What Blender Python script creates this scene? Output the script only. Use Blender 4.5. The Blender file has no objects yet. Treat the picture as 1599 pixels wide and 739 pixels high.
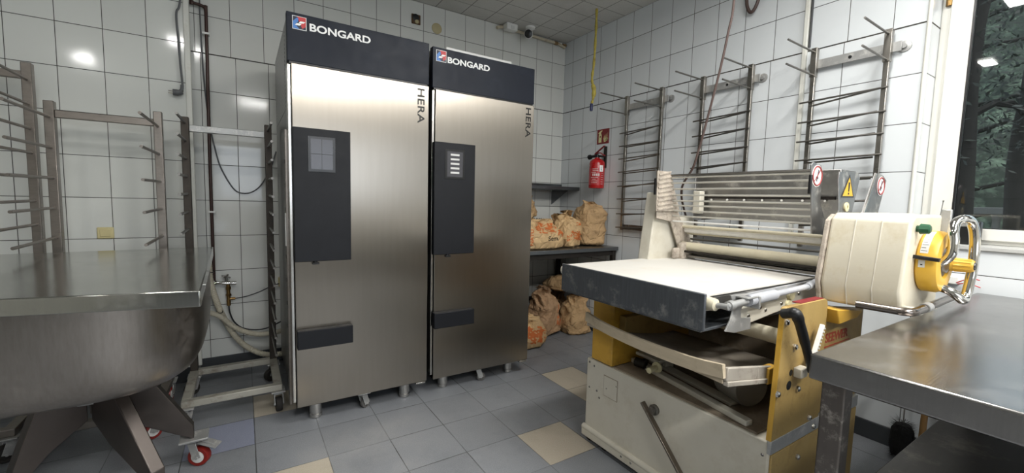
import bpy, bmesh, math, random
from mathutils import Vector, Matrix, noise
from mathutils.bvhtree import BVHTree
from math import sin, cos, pi, radians, sqrt, exp
random.seed(7)
scene = bpy.context.scene
col = scene.collection

# ------------------------------------------------------------------ camera
YAW, PITCH, ROLL, FPX = 32.4263, 4.7866, 1.3995, 661.11
CAM = Vector((-2.9347, -3.6548, 1.2759))
y_, p_, r_ = radians(YAW), radians(PITCH), radians(ROLL)
fw = Vector((sin(y_)*cos(p_), cos(y_)*cos(p_), -sin(p_)))
rt = Vector((cos(y_), -sin(y_), 0)); up = rt.cross(fw)
rt2 = rt*cos(r_) + up*sin(r_); up2 = -rt*sin(r_) + up*cos(r_)
cd = bpy.data.cameras.new('camera'); cam = bpy.data.objects.new('camera', cd); col.objects.link(cam)
cd.sensor_fit = 'HORIZONTAL'; cd.sensor_width = 36; cd.lens = FPX/1599*36
cd.clip_start = .02; cd.clip_end = 100
m3 = Matrix((rt2, up2, -fw)).transposed()
cam.matrix_world = Matrix.Translation(CAM) @ m3.to_4x4()
scene.camera = cam

# ------------------------------------------------------------------ colour management, world, lights
vs = scene.view_settings
vs.view_transform = 'Standard'; vs.look = 'None'; vs.gamma = 1; vs.use_curve_mapping = False
vs.exposure = 0.46
w = bpy.data.worlds.new('world'); scene.world = w; w.use_nodes = True
bg = w.node_tree.nodes['Background']; bg.inputs[0].default_value = (.75, .86, 1, 1); bg.inputs[1].default_value = 1.6
sl = bpy.data.lights.new('daylight', 'SUN'); sl.energy = 2.0; sl.angle = .4; sl.color = (1, .97, .92)
so = bpy.data.objects.new('daylight', sl); col.objects.link(so); so.rotation_euler = (radians(28), radians(12), 0)

def area(name, loc, sx, sy, power, color, rot=(0, 0, 0)):
    l = bpy.data.lights.new(name, 'AREA'); l.shape = 'RECTANGLE'; l.size = sx; l.size_y = sy
    l.energy = power; l.color = color
    o = bpy.data.objects.new(name, l); o.location = loc; o.rotation_euler = rot; col.objects.link(o); return o
LAMPS = [(-3.42, -2.42), (-4.5, -3.85), (-2.3, -5.1), (-.9, -4.4), (-1.3, -2.92)]
LSIZE = [(.26, .10), (.16, .16), (1.3, .30), (1.3, .30), (.9, .22)]
for i, (lx, ly) in enumerate(LAMPS):
    area('ceiling_tube_light', (lx, ly, 2.86), *LSIZE[i], (9, 10, 62, 50, 25)[i], (1, .985, .95))
# daylight through the window in the right wall and the one behind the photographer
area('window_daylight', (.33, -3.75, 1.75), 1.5, 1.2, 10, (.80, .89, 1), (0, radians(90), 0))
area('window_daylight', (-2.2, -6.4, 1.75), 2.2, 1.2, 14, (.86, .92, 1), (radians(90), 0, 0))

# ------------------------------------------------------------------ materials
def lin(c):
    if isinstance(c, str): c = [int(c[i:i+2], 16)/255 for i in (0, 2, 4)]
    return tuple(((v/12.92) if v <= .04045 else ((v+.055)/1.055)**2.4) for v in c)
class NT:
    def __init__(s, name):
        s.m = bpy.data.materials.new(name); s.m.use_nodes = True; s.t = s.m.node_tree; s.n = s.t.nodes
        s.b = s.n['Principled BSDF']
    def node(s, typ, **k):
        n = s.n.new(typ)
        for a, v in k.items(): setattr(n, a, v)
        return n
    def link(s, a, b): s.t.links.new(a, b)
    def val(s, sock, v):
        if hasattr(v, 'node'): s.link(v, sock)
        else: sock.default_value = v
    def math(s, op, a, b=0.0, c=None):
        n = s.node('ShaderNodeMath', operation=op); s.val(n.inputs[0], a); s.val(n.inputs[1], b)
        if c is not None: s.val(n.inputs[2], c)
        return n.outputs[0]
    def mix(s, f, a, b):
        n = s.node('ShaderNodeMix', data_type='RGBA')
        s.val(n.inputs[0], f)
        for i, v in ((6, a), (7, b)):
            if hasattr(v, 'node'): s.link(v, n.inputs[i])
            else: n.inputs[i].default_value = (*v, 1)
        return n.outputs[2]
    def noise(s, scale, detail=3, rough=.6, vec=None, stretch=None, dist=0):
        n = s.node('ShaderNodeTexNoise'); n.inputs['Scale'].default_value = scale
        n.inputs['Detail'].default_value = detail; n.inputs['Roughness'].default_value = rough
        n.inputs['Distortion'].default_value = dist
        if vec is None: vec = s.pos()
        if stretch:
            mp = s.node('ShaderNodeVectorMath', operation='MULTIPLY'); s.link(vec, mp.inputs[0]); mp.inputs[1].default_value = stretch; vec = mp.outputs[0]
        s.link(vec, n.inputs['Vector']); return n.outputs['Fac']
    def pos(s):
        if not hasattr(s, '_p'): s._p = s.node('ShaderNodeTexCoord').outputs['Object']
        return s._p
    def ramp(s, f, lo, hi):
        n = s.node('ShaderNodeMapRange'); s.link(f, n.inputs[0]); n.inputs[1].default_value = lo; n.inputs[2].default_value = hi; return n.outputs[0]
    def bump(s, h, strength=.2, dist=.01):
        n = s.node('ShaderNodeBump'); n.inputs['Strength'].default_value = strength; n.inputs['Distance'].default_value = dist
        s.link(h, n.inputs['Height']); s.link(n.outputs[0], s.b.inputs['Normal'])

MATS = {}
def mat(name, c, rough=.5, metal=0., var=.12, vscale=6, dirt=None, dirt_amt=.5, dscale=5, bump=0, bscale=40, stretch=None, coat=0, spec=None):
    if name in MATS: return MATS[name]
    t = NT(name); base = lin(c); dark = tuple(v*(1-var) for v in base)
    f = t.noise(vscale, 3, .6, stretch=stretch)
    cc = t.mix(t.ramp(f, .3, .7), dark, base)
    if dirt:
        d = t.noise(dscale, 6, .72); cc = t.mix(t.math('MULTIPLY', t.ramp(d, .52, .68), dirt_amt), cc, lin(dirt))
    t.link(cc, t.b.inputs['Base Color'])
    t.b.inputs['Metallic'].default_value = metal
    rr = t.math('MULTIPLY_ADD', t.ramp(t.noise(vscale*2.3, 4), .3, .7), .12*min(1, rough*2), rough-.06*min(1, rough*2))
    t.link(rr, t.b.inputs['Roughness'])
    if spec is not None: t.b.inputs['Specular IOR Level'].default_value = spec
    if coat: t.b.inputs['Coat Weight'].default_value = coat
    if bump: t.bump(t.noise(bscale, 4), bump, .004)
    MATS[name] = t.m; return t.m

def tile_wall(name, axis, off_hi, off_lo, zrow, base, thick=True, sgn=1):
    t = NT(name)
    g = t.node('ShaderNodeNewGeometry').outputs['Position']
    sx = t.node('ShaderNodeSeparateXYZ'); t.link(g, sx.inputs[0]); a = sx.outputs[axis]; z = sx.outputs[2]
    W, H = .2012, .25
    hi = t.math('GREATER_THAN', z, 2.2293)
    off = t.math('MULTIPLY_ADD', hi, off_hi-off_lo, off_lo)
    u = t.math('DIVIDE', t.math('SUBTRACT', a, off), W); v = t.math('DIVIDE', t.math('SUBTRACT', z, zrow), H)
    def line(q, wdt, per):
        f = t.math('ABSOLUTE', t.math('SUBTRACT', t.math('FRACT', q), .5))
        return t.ramp(f, .5-wdt/per*.5-.0025/per*.3, .5-wdt/per*.5+.0025/per*.3)
    jit = t.math('MULTIPLY', t.noise(2.2, 2, vec=g), .0016)
    m = t.math('MAXIMUM', line(u, .0036, W), line(v, .0040, H))
    if thick:
        d = t.math('ABSOLUTE', t.math('SUBTRACT', z, 2.2293)); m = t.math('MAXIMUM', m, t.math('LESS_THAN', d, .0040))
    cell = t.node('ShaderNodeTexWhiteNoise', noise_dimensions='2D'); cv = t.node('ShaderNodeCombineXYZ')
    t.link(t.math('FLOOR', u), cv.inputs[0]); t.link(t.math('FLOOR', v), cv.inputs[1]); t.link(cv.outputs[0], cell.inputs['Vector'])
    b = lin(base)
    c = t.mix(cell.outputs['Value'], tuple(k*.94 for k in b), b)
    c = t.mix(t.math('MULTIPLY', t.ramp(t.noise(1.6, 5, .7, vec=g), .5, .75), .22), c, tuple(k*.78 for k in b))
    gr = t.mix(t.ramp(t.noise(3, 4, .7, vec=g), .4, .62), lin('24221f'), lin('423d36'))
    c = t.mix(m, c, gr)
    t.link(c, t.b.inputs['Base Color'])
    t.link(t.math('MULTIPLY_ADD', m, .6, .10), t.b.inputs['Roughness'])
    hgt = t.math('ADD', t.math('MULTIPLY', m, -1.0), t.math('MULTIPLY', t.noise(4.0, 1, .4, vec=g), 1.0))
    tilt = t.math('MULTIPLY', cell.outputs['Value'], 0)
    t.bump(t.math('ADD', hgt, tilt), .22, .006)
    return t.m
M_wallA = tile_wall('wall_tile_back', 0, .0342, .061, 2.2293, 'd9dad5')
M_wallL = tile_wall('wall_tile_left', 0, -4.0192, -4.0192, 2.2358, 'd9dbd6', thick=False)
M_wallB = tile_wall('wall_tile_right', 1, -.1385, -.1241, 2.2293, 'd7dbdd')
M_wallR = tile_wall('wall_tile_room', 0, 0, 0, 2.2293, 'b4b3ac')

def floor_mat(name, c1, c2, speck=.15):
    t = NT(name); g = t.node('ShaderNodeNewGeometry').outputs['Position']
    sx = t.node('ShaderNodeSeparateXYZ'); t.link(g, sx.inputs[0]); L = .3023
    u = t.math('DIVIDE', t.math('ADD', sx.outputs[0], 2.6102), L); v = t.math('DIVIDE', t.math('ADD', sx.outputs[1], .9086), L)
    ms = []
    wob = t.math('MULTIPLY', t.math('SUBTRACT', t.noise(14, 3, vec=g), .5), .010)
    for q in (u, v):
        f = t.math('ABSOLUTE', t.math('SUBTRACT', t.math('FRACT', t.math('ADD', q, t.math('ADD', wob, 0))), .5)); 
        ms.append(t.ramp(f, .4900, .4960))
    m = t.math('MAXIMUM', *ms)
    cell = t.node('ShaderNodeTexWhiteNoise', noise_dimensions='2D'); cv = t.node('ShaderNodeCombineXYZ')
    t.link(t.math('FLOOR', u), cv.inputs[0]); t.link(t.math('FLOOR', v), cv.inputs[1]); t.link(cv.outputs[0], cell.inputs['Vector'])
    c = t.mix(cell.outputs['Value'], lin(c1), lin(c2))
    c = t.mix(t.math('MULTIPLY', t.ramp(t.noise(260, 2, .7, vec=g), .45, .7), speck), c, lin('e0e0dc'))
    c = t.mix(t.math('MULTIPLY', t.ramp(t.noise(3.5, 6, .7, vec=g), .5, .72), .35), c, tuple(k*.62 for k in lin(c1)))
    sc = t.noise(2.2, 8, .75, vec=g, stretch=(9, 1.6, 1)); c = t.mix(t.math('MULTIPLY', t.ramp(sc, .62, .74), .12), c, lin('c9ccd0'))
    fade = t.ramp(t.noise(2.5, 3, vec=g), .38, .6)
    c = t.mix(t.math('MULTIPLY', m, t.math('MULTIPLY_ADD', fade, .6, .4)), c, lin('353533'))
    t.link(c, t.b.inputs['Base Color'])
    t.link(t.math('MULTIPLY_ADD', t.ramp(t.noise(5, 5, .7, vec=g), .35, .65), .16, .36), t.b.inputs['Roughness'])
    t.bump(t.math('ADD', t.math('MULTIPLY', m, -1), t.math('MULTIPLY', t.noise(60, 3, vec=g), .25)), .3, .003)
    return t.m
M_fgrey = floor_mat('floor_tile_grey', '74777c', '7d8085'); M_fbeige = floor_mat('floor_tile_beige', 'a89e8d', 'b0a694', .25)
M_fbluelit = floor_mat('floor_tile_bluish_lit', '7d8294', '81869a')  # bluish light falling on one tile, put into its colour

def ceil_mat():
    t = NT('ceiling_panel'); g = t.node('ShaderNodeNewGeometry').outputs['Position']
    sx = t.node('ShaderNodeSeparateXYZ'); t.link(g, sx.inputs[0])
    ms = []
    for a, o, p in ((0, 0.0, .245), (1, -.015, .205)):
        q = t.math('DIVIDE', t.math('SUBTRACT', sx.outputs[a], o), p)
        f = t.math('ABSOLUTE', t.math('SUBTRACT', t.math('FRACT', q), .5)); ms.append(t.ramp(f, .484, .492))
    m = t.math('MAXIMUM', *ms)
    c = t.mix(t.ramp(t.noise(160, 2, vec=g), .35, .65), lin('c6c5c0'), lin('d2d1cc'))
    c = t.mix(t.math('MULTIPLY', t.ramp(t.noise(2.4, 5, vec=g), .5, .7), .3), c, lin('a09d95'))
    c = t.mix(m, c, lin('66645f')); t.link(c, t.b.inputs['Base Color']); t.b.inputs['Roughness'].default_value = .7
    t.bump(t.math('MULTIPLY', m, -1), .4, .004); return t.m
M_ceil = ceil_mat()

def steel(name, c, rough=.3, stretch=(1, 1, 60), amp=.12, dirt=None, damt=.4, wave=.0, metal=1.0, dscale=4, bigvar=.2, aniso=0):
    if name in MATS: return MATS[name]
    t = NT(name); b = lin(c)
    s = t.noise(8, 4, .6, stretch=stretch) if not aniso else t.noise(5, 1, .5, stretch=stretch)
    cc = t.mix(t.ramp(s, .3, .7), tuple(k*(1-amp) for k in b), b)
    cc = t.mix(t.math('MULTIPLY', t.ramp(t.noise(1.8, 3, .5), .40, .75), bigvar), cc, tuple(k*.55 for k in b))
    met = None
    if dirt:
        dm = t.math('MULTIPLY', t.ramp(t.noise(dscale, 8, .75), .53, .66), damt); cc = t.mix(dm, cc, lin(dirt))
        t.link(t.math('MULTIPLY', t.math('SUBTRACT', 1, dm), metal), t.b.inputs['Metallic'])
    else: t.b.inputs['Metallic'].default_value = metal
    t.link(cc, t.b.inputs['Base Color'])
    if aniso: t.b.inputs['Roughness'].default_value = rough
    else: t.link(t.math('MULTIPLY_ADD', t.ramp(t.noise(3, 3, .5), .3, .7), .07, rough-.03), t.b.inputs['Roughness'])
    if aniso:
        t.b.inputs['Anisotropic'].default_value = aniso; tg = t.node('ShaderNodeCombineXYZ'); tg.inputs[0].default_value = 1; t.link(tg.outputs[0], t.b.inputs['Tangent'])
    h = t.math('MULTIPLY', s, .03)
    if wave: h = t.math('ADD', h, t.math('MULTIPLY', t.noise(1.7, 2, .5), wave))
    if wave or not aniso: t.bump(h, .25, .02)
    MATS[name] = t.m; return t.m
S_door = steel('brushed_steel_door', '9e978d', .28, (9, 1, .6), .035, wave=0, bigvar=.12, aniso=.75)
S_side = steel('steel_cabinet_side', '8f8f8d', .35, (1, 1, 1), .1, dirt='5a5650', damt=.4)
S_bright = steel('bright_steel', 'c9c7c2', .22, (1, 1, 1), .06)
S_chrome = steel('chrome', 'd6d3cd', .08, (1, 1, 1), .03, bigvar=.05)
S_tub = steel('worn_tub_steel', 'a29b94', .30, (12, 12, 2), .16, dirt='5c544c', damt=.3, wave=1.2, dscale=3, bigvar=.4)
S_lid = steel('trough_lid_steel', 'b4b4ae', .13, (1, 40, 1), .06, wave=.8, dirt='77736b', damt=.2)
S_rack = steel('rack_steel', '8e8780', .38, (3, 3, 10), .15, dirt='6a5e52', damt=.4)
S_dark = steel('dark_worn_rack_steel', '4a443e', .5, (1, 1, 1), .2, dirt='1e1a17', damt=.8, metal=.7, dscale=18)
S_wrack = steel('wall_rack_steel', 'a09c95', .3, (3, 3, 3), .15, dirt='6c665e', damt=.4, dscale=10)
S_rod = steel('grey_rod_steel', '8b8883', .4, (3, 3, 3), .15)
S_bench = steel('bench_steel', '93918f', .24, (1, 30, 1), .07, wave=.7, dirt='6f7070', damt=.25)
S_leg = steel('bench_leg_steel', '6f6965', .45, (6, 6, 1), .12, dirt='c4beb4', damt=.5, dscale=16)
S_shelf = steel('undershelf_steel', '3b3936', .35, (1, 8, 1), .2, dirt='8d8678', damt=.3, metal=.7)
S_plate = steel('sheeter_grey_steel', 'a3a2a0', .42, (2, 2, 2), .12, dirt='c9c4bb', damt=.6, dscale=12)
S_end = steel('sheeter_end_plate', '62666b', .42, (1, 20, 1), .2, dirt='a9a6a0', damt=.45, dscale=9, metal=.6)
S_galv = steel('galvanised_steel', 'b0b0ae', .42, (1, 1, 1), .2, dirt='d8d5ce', damt=.5, dscale=20, metal=.55)
M_sleeve = mat('pale_grey_sleeve', 'a7a9ae', .45, var=.15, dirt='d8d5ce', dirt_amt=.4, dscale=12)
S_stable = steel('corner_table_steel', '7d8083', .3, (1, 1, 1), .1, dirt='4f4f50', damt=.3)
M_navy = mat('navy_painted_metal', '1b202b', .5, var=.12, dirt='2c323e', dirt_amt=.3, bump=.05, spec=.25)
M_navyp = mat('navy_plastic', '121419', .55, var=.1, spec=.3)
M_white = mat('white_plastic', 'e4e4e0', .4, var=.05)
M_lettw = mat('white_lettering', 'f2f2f0', .5, var=.02); M_lettb = mat('black_lettering', '15130f', .5, var=.02)
M_black = mat('black_plastic', '161617', .4, var=.15); M_blackg = mat('black_gloss', '0a0a0b', .3, var=.05)
M_rubber = mat('dark_rubber', '26221f', .75, var=.3)
M_red = mat('red_enamel', 'b01c1e', .25, var=.08); M_redp = mat('dark_red_sign', '7c1f22', .5, var=.05)
M_wheelg = mat('grey_caster_wheel', '5d5b59', .5, var=.2)
M_redw = mat('red_polyurethane_wheel', '8e2119', .4, var=.25, dirt='3d1a14', dirt_amt=.5)
M_cream = mat('cream_painted_metal', 'c9c4b6', .45, var=.06, dirt='a2957b', dirt_amt=.35, dscale=4)
M_creamh = mat('cream_housing_paint', 'd2cbb8', .45, var=.05, dirt='b09e74', dirt_amt=.4, dscale=6, bump=.12)
M_paledisp = mat('pale_cream_plastic', 'd8cfa8', .45, var=.1)
M_yellow = mat('mustard_yellow_paint', 'cc9f3c', .45, var=.1, dirt='8a6a2c', dirt_amt=.5, dscale=6)
M_yellowp = mat('yellow_panel_worn', 'ac9057', .5, var=.22, vscale=5, dirt='7d6234', dirt_amt=.75, dscale=8, stretch=(1, 1, .3), bump=.1)
M_ydial = mat('yellow_dial_plastic', 'd9ab3c', .4, var=.07)
M_roller = mat('beige_roller_plastic', 'cbc3ac', .42, var=.1, dirt='9a8a68', dirt_amt=.3)
M_belt = mat('floured_white_belt', 'c9c6bf', .75, var=.07, vscale=4, dirt='c1b5a2', dirt_amt=.45, dscale=3, bump=.1)
M_flour = mat('flour_dust', 'e6e4df', .9, var=.1, vscale=40, bump=.5)
M_flourd = mat('caked_flour', 'b9aea0', .9, var=.35, vscale=30, dirt='6e6257', dirt_amt=.7, dscale=25, bump=.9, bscale=60)
M_felt = mat('felt_tray', '9c9284', .85, var=.2, vscale=8, dirt='b9ad9b', dirt_amt=.4)
M_wood = mat('pale_floured_wood', 'bfb199', .7, var=.15, vscale=10, stretch=(1, 1, 6), dirt='7d6a53', dirt_amt=.4)
M_woodd = mat('brown_wood', '8f6c3e', .65, var=.25, vscale=14, stretch=(4, 4, .6))
M_tray = mat('dusty_base_tray', '8b7d6b', .8, var=.25, vscale=6, dirt='b9ad9b', dirt_amt=.5)
M_hose = mat('cream_corrugated_hose', 'c9c2ae', .5, var=.1, dirt='93876c', dirt_amt=.4)
M_copper = mat('painted_copper_pipe', '3d2620', .4, metal=.2, var=.2)
M_brass = mat('brass', '8b6d42', .35, metal=.9, var=.2)
M_cable = mat('grey_cable', '5d5f61', .5, var=.05); M_cabled = mat('dark_cable', '25272b', .5, var=.05); M_cableb = mat('brown_cable', '4d3d38', .5, var=.1)
M_strip = mat('cream_wall_trim', 'd8d8d0', .4, var=.06, dirt='a49a84', dirt_amt=.35, dscale=6)
M_paint = mat('white_painted_wall', 'd8d6cf', .6, var=.03)
M_switch = mat('ivory_switch', 'cfc392', .35, var=.05)
M_burnt = mat('burnt_socket', '6b4a2a', .6, var=.6, vscale=30, dirt='1d130c', dirt_amt=.9, dscale=25)
M_tape = mat('beige_cover_disc', 'b9ad86', .55, var=.06)
M_pipeb = mat('cream_ceiling_pipe', 'c9bea6', .5, var=.1, dirt='7e6444', dirt_amt=.6, dscale=5)
M_yrope = mat('yellow_fabric_sleeve', 'bfae4e', .7, var=.3, vscale=40, dirt='6d5a28', dirt_amt=.7, dscale=30)
M_base = mat('dark_stone_skirting', '3b3e41', .4, var=.2)
M_frame = mat('white_window_frame', 'd9d7cf', .35, var=.03)
M_stone = mat('window_sill_stone', 'b7b7b4', .35, var=.1)
M_green = mat('green_knob', '1f5134', .4, var=.2)
M_paper = mat('paper_sheet', 'd2d2cf', .5, var=.08); M_orange = mat('orange_print', 'c4682f', .7, var=.2)
M_bark = mat('tree_bark', '3c3833', .9, var=.5, vscale=9, stretch=(1, 1, .2), bump=.5)
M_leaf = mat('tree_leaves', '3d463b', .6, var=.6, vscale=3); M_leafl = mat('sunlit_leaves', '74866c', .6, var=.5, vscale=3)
M_ground = mat('garden_ground', '5d5a4c', .9, var=.3); M_bal = mat('pale_stone_balustrade', '8f8d86', .7, var=.1)
M_brush = mat('black_bristles', '131212', .9, var=.4)
M_grime = mat('grimy_dark_metal', '2f2a26', .55, metal=.5, var=.35, vscale=30)

def glass_mat():
    t = NT('window_glass'); o = t.n['Material Output']
    tr = t.node('ShaderNodeBsdfTransparent'); tr.inputs[0].default_value = (.60, .62, .62, 1)
    gl = t.node('ShaderNodeBsdfGlossy'); gl.inputs['Roughness'].default_value = .02
    fr = t.node('ShaderNodeFresnel'); fr.inputs[0].default_value = 1.6
    mx = t.node('ShaderNodeMixShader'); t.link(fr.outputs[0], mx.inputs[0]); t.link(tr.outputs[0], mx.inputs[1]); t.link(gl.outputs[0], mx.inputs[2])
    t.link(mx.outputs[0], o.inputs['Surface']); return t.m
M_glass = glass_mat()
def lamp_mat():
    t = NT('lamp_diffuser'); t.b.inputs['Base Color'].default_value = (.9, .9, .72, 1)
    t.b.inputs['Emission Color'].default_value = (1, .98, .94, 1); t.b.inputs['Emission Strength'].default_value = 4; return t.m
M_lamp = lamp_mat()
def vent_mat():
    t = NT('perforated_steel'); sx = t.node('ShaderNodeSeparateXYZ'); t.link(t.pos(), sx.inputs[0])
    q = []
    for a in (1, 2): q.append(t.math('ABSOLUTE', t.math('SUBTRACT', t.math('FRACT', t.math('DIVIDE', sx.outputs[a], .022)), .5)))
    d = t.math('SQRT', t.math('ADD', t.math('POWER', q[0], 2), t.math('POWER', q[1], 2)))
    m = t.math('LESS_THAN', d, .27)
    t.link(t.mix(m, lin('9a9a98'), lin('15120f')), t.b.inputs['Base Color']); t.link(t.math('SUBTRACT', 1, m), t.b.inputs['Metallic']); t.b.inputs['Roughness'].default_value = .35
    return t.m

def sack_mat(name, kind):
    t = NT(name); b = lin({0: 'cbab7e', 1: 'bd9c72', 2: 'b08e6c', 3: '93744f'}[kind % 4])
    p = t.pos(); sx = t.node('ShaderNodeSeparateXYZ'); t.link(p, sx.inputs[0])
    c = t.mix(t.ramp(t.noise(9, 5, .6), .35, .68), tuple(k*.8 for k in b), b)
    t.link(c, t.b.inputs['Base Color']); t.b.inputs['Roughness'].default_value = .78
    v1 = t.node('ShaderNodeTexVoronoi', feature='DISTANCE_TO_EDGE'); v1.inputs['Scale'].default_value = 13
    dv_ = t.node('ShaderNodeVectorMath', operation='ADD'); nn = t.node('ShaderNodeTexNoise'); nn.inputs['Scale'].default_value = 9; t.link(p, nn.inputs['Vector']); sc_ = t.node('ShaderNodeVectorMath', operation='SCALE'); t.link(nn.outputs['Color'], sc_.inputs[0]); sc_.inputs['Scale'].default_value = .16; t.link(p, dv_.inputs[0]); t.link(sc_.outputs[0], dv_.inputs[1]); t.link(dv_.outputs[0], v1.inputs['Vector'])
    t.bump(t.math('ADD', t.math('MINIMUM', v1.outputs['Distance'], .22), t.math('MULTIPLY', t.noise(26, 5, .6), .2)), .9, .03); return t.m
M_sack = [sack_mat('kraft_paper_%s' % n, i) for i, n in enumerate(('pale', 'tan', 'brown', 'dark'))]

# ------------------------------------------------------------------ object helpers
ORG = {}
def tag(o, label=None, cat=None, group=None, kind=None):
    if label: o['label'] = label
    if cat: o['category'] = cat
    if group: o['group'] = group
    if kind: o['kind'] = kind
    return o
def thing(name, label, cat, loc=(0, 0, 0), group=None):
    o = bpy.data.objects.new(name, None); col.objects.link(o); o.location = loc; o.empty_display_size = .1
    ORG[o.name] = Vector(loc); return tag(o, label, cat, group)
class MB:
    """collects shapes given in world coordinates"""
    def __init__(s): s.bm = bmesh.new()
    def poly(s, vs_, faces):
        vv = [s.bm.verts.new(v) for v in vs_]
        for f in faces:
            try: s.bm.faces.new([vv[i] for i in f])
            except ValueError: pass
        return vv
    def box(s, x0, x1, y0, y1, z0, z1, M=None):
        P = [Vector((x, y, z)) for x in (x0, x1) for y in (y0, y1) for z in (z0, z1)]
        if M: P = [M @ v for v in P]
        s.poly(P, [(0, 1, 3, 2), (4, 6, 7, 5), (0, 4, 5, 1), (2, 3, 7, 6), (0, 2, 6, 4), (1, 5, 7, 3)]); return s
    def bar(s, a, b, w_, h_, upv=(0, 0, 1)):
        a, b = Vector(a), Vector(b); d = b-a; L = d.length; d.normalize(); u = Vector(upv); sd = d.cross(u)
        if sd.length < 1e-4: sd = d.cross(Vector((1, 0, 0)))
        sd.normalize(); u = sd.cross(d)
        M = Matrix((d, sd, u)).transposed().to_4x4(); M.translation = a
        return s.box(0, L, -w_/2, w_/2, -h_/2, h_/2, M)
    def tube(s, path, r, seg=10, closed=False, cap=True, radii=None):
        path = [Vector(p) for p in path]; n = len(path); rings = []; prev = None
        for i, p in enumerate(path):
            if closed: d = path[(i+1) % n]-path[i-1]
            else: d = path[min(i+1, n-1)]-path[max(i-1, 0)]
            d.normalize()
            if prev is None:
                u = d.orthogonal().normalized()
            else:
                u = prev-d*prev.dot(d)
                u = u.normalized() if u.length > 1e-6 else d.orthogonal().normalized()
            prev = u; v = d.cross(u); rr = radii[i] if radii else r
            rings.append([s.bm.verts.new(p+(u*cos(2*pi*k/seg)+v*sin(2*pi*k/seg))*rr) for k in range(seg)])
        for i in range(n if closed else n-1):
            A, B = rings[i], rings[(i+1) % n]
            for k in range(seg): s.bm.faces.new((A[k], A[(k+1) % seg], B[(k+1) % seg], B[k]))
        if cap and not closed: s.bm.faces.new(rings[0][::-1]); s.bm.faces.new(rings[-1])
        return s
    def cyl(s, a, b, r, seg=20, r2=None): return s.tube([a, b], r, seg, radii=[r, r2 if r2 is not None else r])
    def lathe(s, prof, org, axis=(0, 0, 1), seg=28, cap=True):
        org = Vector(org); ax = Vector(axis).normalized(); u = ax.orthogonal().normalized(); v = ax.cross(u); rings = []
        for r, h in prof: rings.append([s.bm.verts.new(org+ax*h+(u*cos(2*pi*k/seg)+v*sin(2*pi*k/seg))*max(r, 1e-4)) for k in range(seg)])
        for A, B in zip(rings, rings[1:]):
            for k in range(seg): s.bm.faces.new((A[k], A[(k+1) % seg], B[(k+1) % seg], B[k]))
        if cap: s.bm.faces.new(rings[0][::-1]); s.bm.faces.new(rings[-1])
        return s
    def prism(s, pts, axis, lo, hi):
        def P(a, b, c): return {0: (c, a, b), 1: (a, c, b), 2: (a, b, c)}[axis]
        n = len(pts); V = [P(a, b, lo) for a, b in pts]+[P(a, b, hi) for a, b in pts]
        s.poly(V, [tuple(range(n))[::-1], tuple(range(n, 2*n))]+[(i, (i+1) % n, n+(i+1) % n, n+i) for i in range(n)]); return s
    def build(s, name, m, parent=None, bev=0, seg=2, smooth=True, sub=0, world=False):
        bmesh.ops.recalc_face_normals(s.bm, faces=s.bm.faces[:])
        o_ = Vector((0, 0, 0))
        if parent is not None:
            o_ = ORG[parent.name]
        c0 = o_
        me = bpy.data.meshes.new(name)
        ms = m if isinstance(m, (list, tuple)) else [m]
        if parent is None and not world:
            xs = [v.co for v in s.bm.verts]; c0 = Vector(((min(v.x for v in xs)+max(v.x for v in xs))/2, (min(v.y for v in xs)+max(v.y for v in xs))/2, min(v.z for v in xs)))
        bmesh.ops.translate(s.bm, verts=s.bm.verts[:], vec=-c0); s.bm.to_mesh(me); s.bm.free()
        for q in ms: me.materials.append(q)
        ob = bpy.data.objects.new(name, me); col.objects.link(ob)
        if parent is not None: ob.parent = parent; ORG[ob.name] = o_
        else: ob.location = c0; ORG[ob.name] = c0
        if smooth:
            me.polygons.foreach_set('use_smooth', [True]*len(me.polygons)); me.set_sharp_from_angle(angle=radians(38))
        if bev:
            b = ob.modifiers.new('bevel', 'BEVEL'); b.width = bev; b.segments = seg; b.limit_method = 'ANGLE'; b.angle_limit = radians(40); b.harden_normals = False
        if sub:
            q = ob.modifiers.new('sub', 'SUBSURF'); q.levels = sub; q.render_levels = sub
        return ob
def smooth_path(pts, n=10, closed=False):
    P = [Vector(p) for p in pts]; out = []; N = len(P)
    rng = N if closed else N-1
    for i in range(rng):
        if closed: a, b, c, d = P[i-1], P[i], P[(i+1) % N], P[(i+2) % N]
        else: a, b, c, d = P[max(i-1, 0)], P[i], P[i+1], P[min(i+2, N-1)]
        for k in range(n):
            t = k/n; out.append(.5*((2*b)+(c-a)*t+(2*a-5*b+4*c-d)*t*t+(3*b-a-3*c+d)*t**3))
    if not closed: out.append(P[-1])
    return out
def struct(o): o['kind'] = 'structure'; return o
def text(name, s, m, parent, origin, xdir, updir, size, sx=1, ext=.0015, off=0, spacing=1, project=None, fat=0):
    cu = bpy.data.curves.new(name, 'FONT'); cu.body = s; cu.size = size; cu.extrude = ext; cu.space_character = spacing; cu.offset = fat
    to = bpy.data.objects.new(name, cu); col.objects.link(to)
    dg = bpy.context.evaluated_depsgraph_get(); me = bpy.data.meshes.new_from_object(to.evaluated_get(dg)); bpy.data.objects.remove(to)
    X = Vector(xdir).normalized(); U = Vector(updir).normalized(); N = X.cross(U); O = Vector(origin); c0 = ORG[parent.name] if parent else Vector((0, 0, 0))
    for v in me.vertices:
        p = O+X*v.co.x*sx+U*v.co.y+N*(v.co.z+off)
        if project:
            bv, dr = project; h = bv.ray_cast(O+X*v.co.x*sx+U*v.co.y-Vector(dr)*.6, Vector(dr))
            if h[0] is not None: p = h[0]-Vector(dr)*(.003+max(v.co.z, 0))
        v.co = p-c0
    me.materials.append(m); ob = bpy.data.objects.new(name, me); col.objects.link(ob)
    if parent: ob.parent = parent; ORG[ob.name] = c0
    return ob
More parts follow.
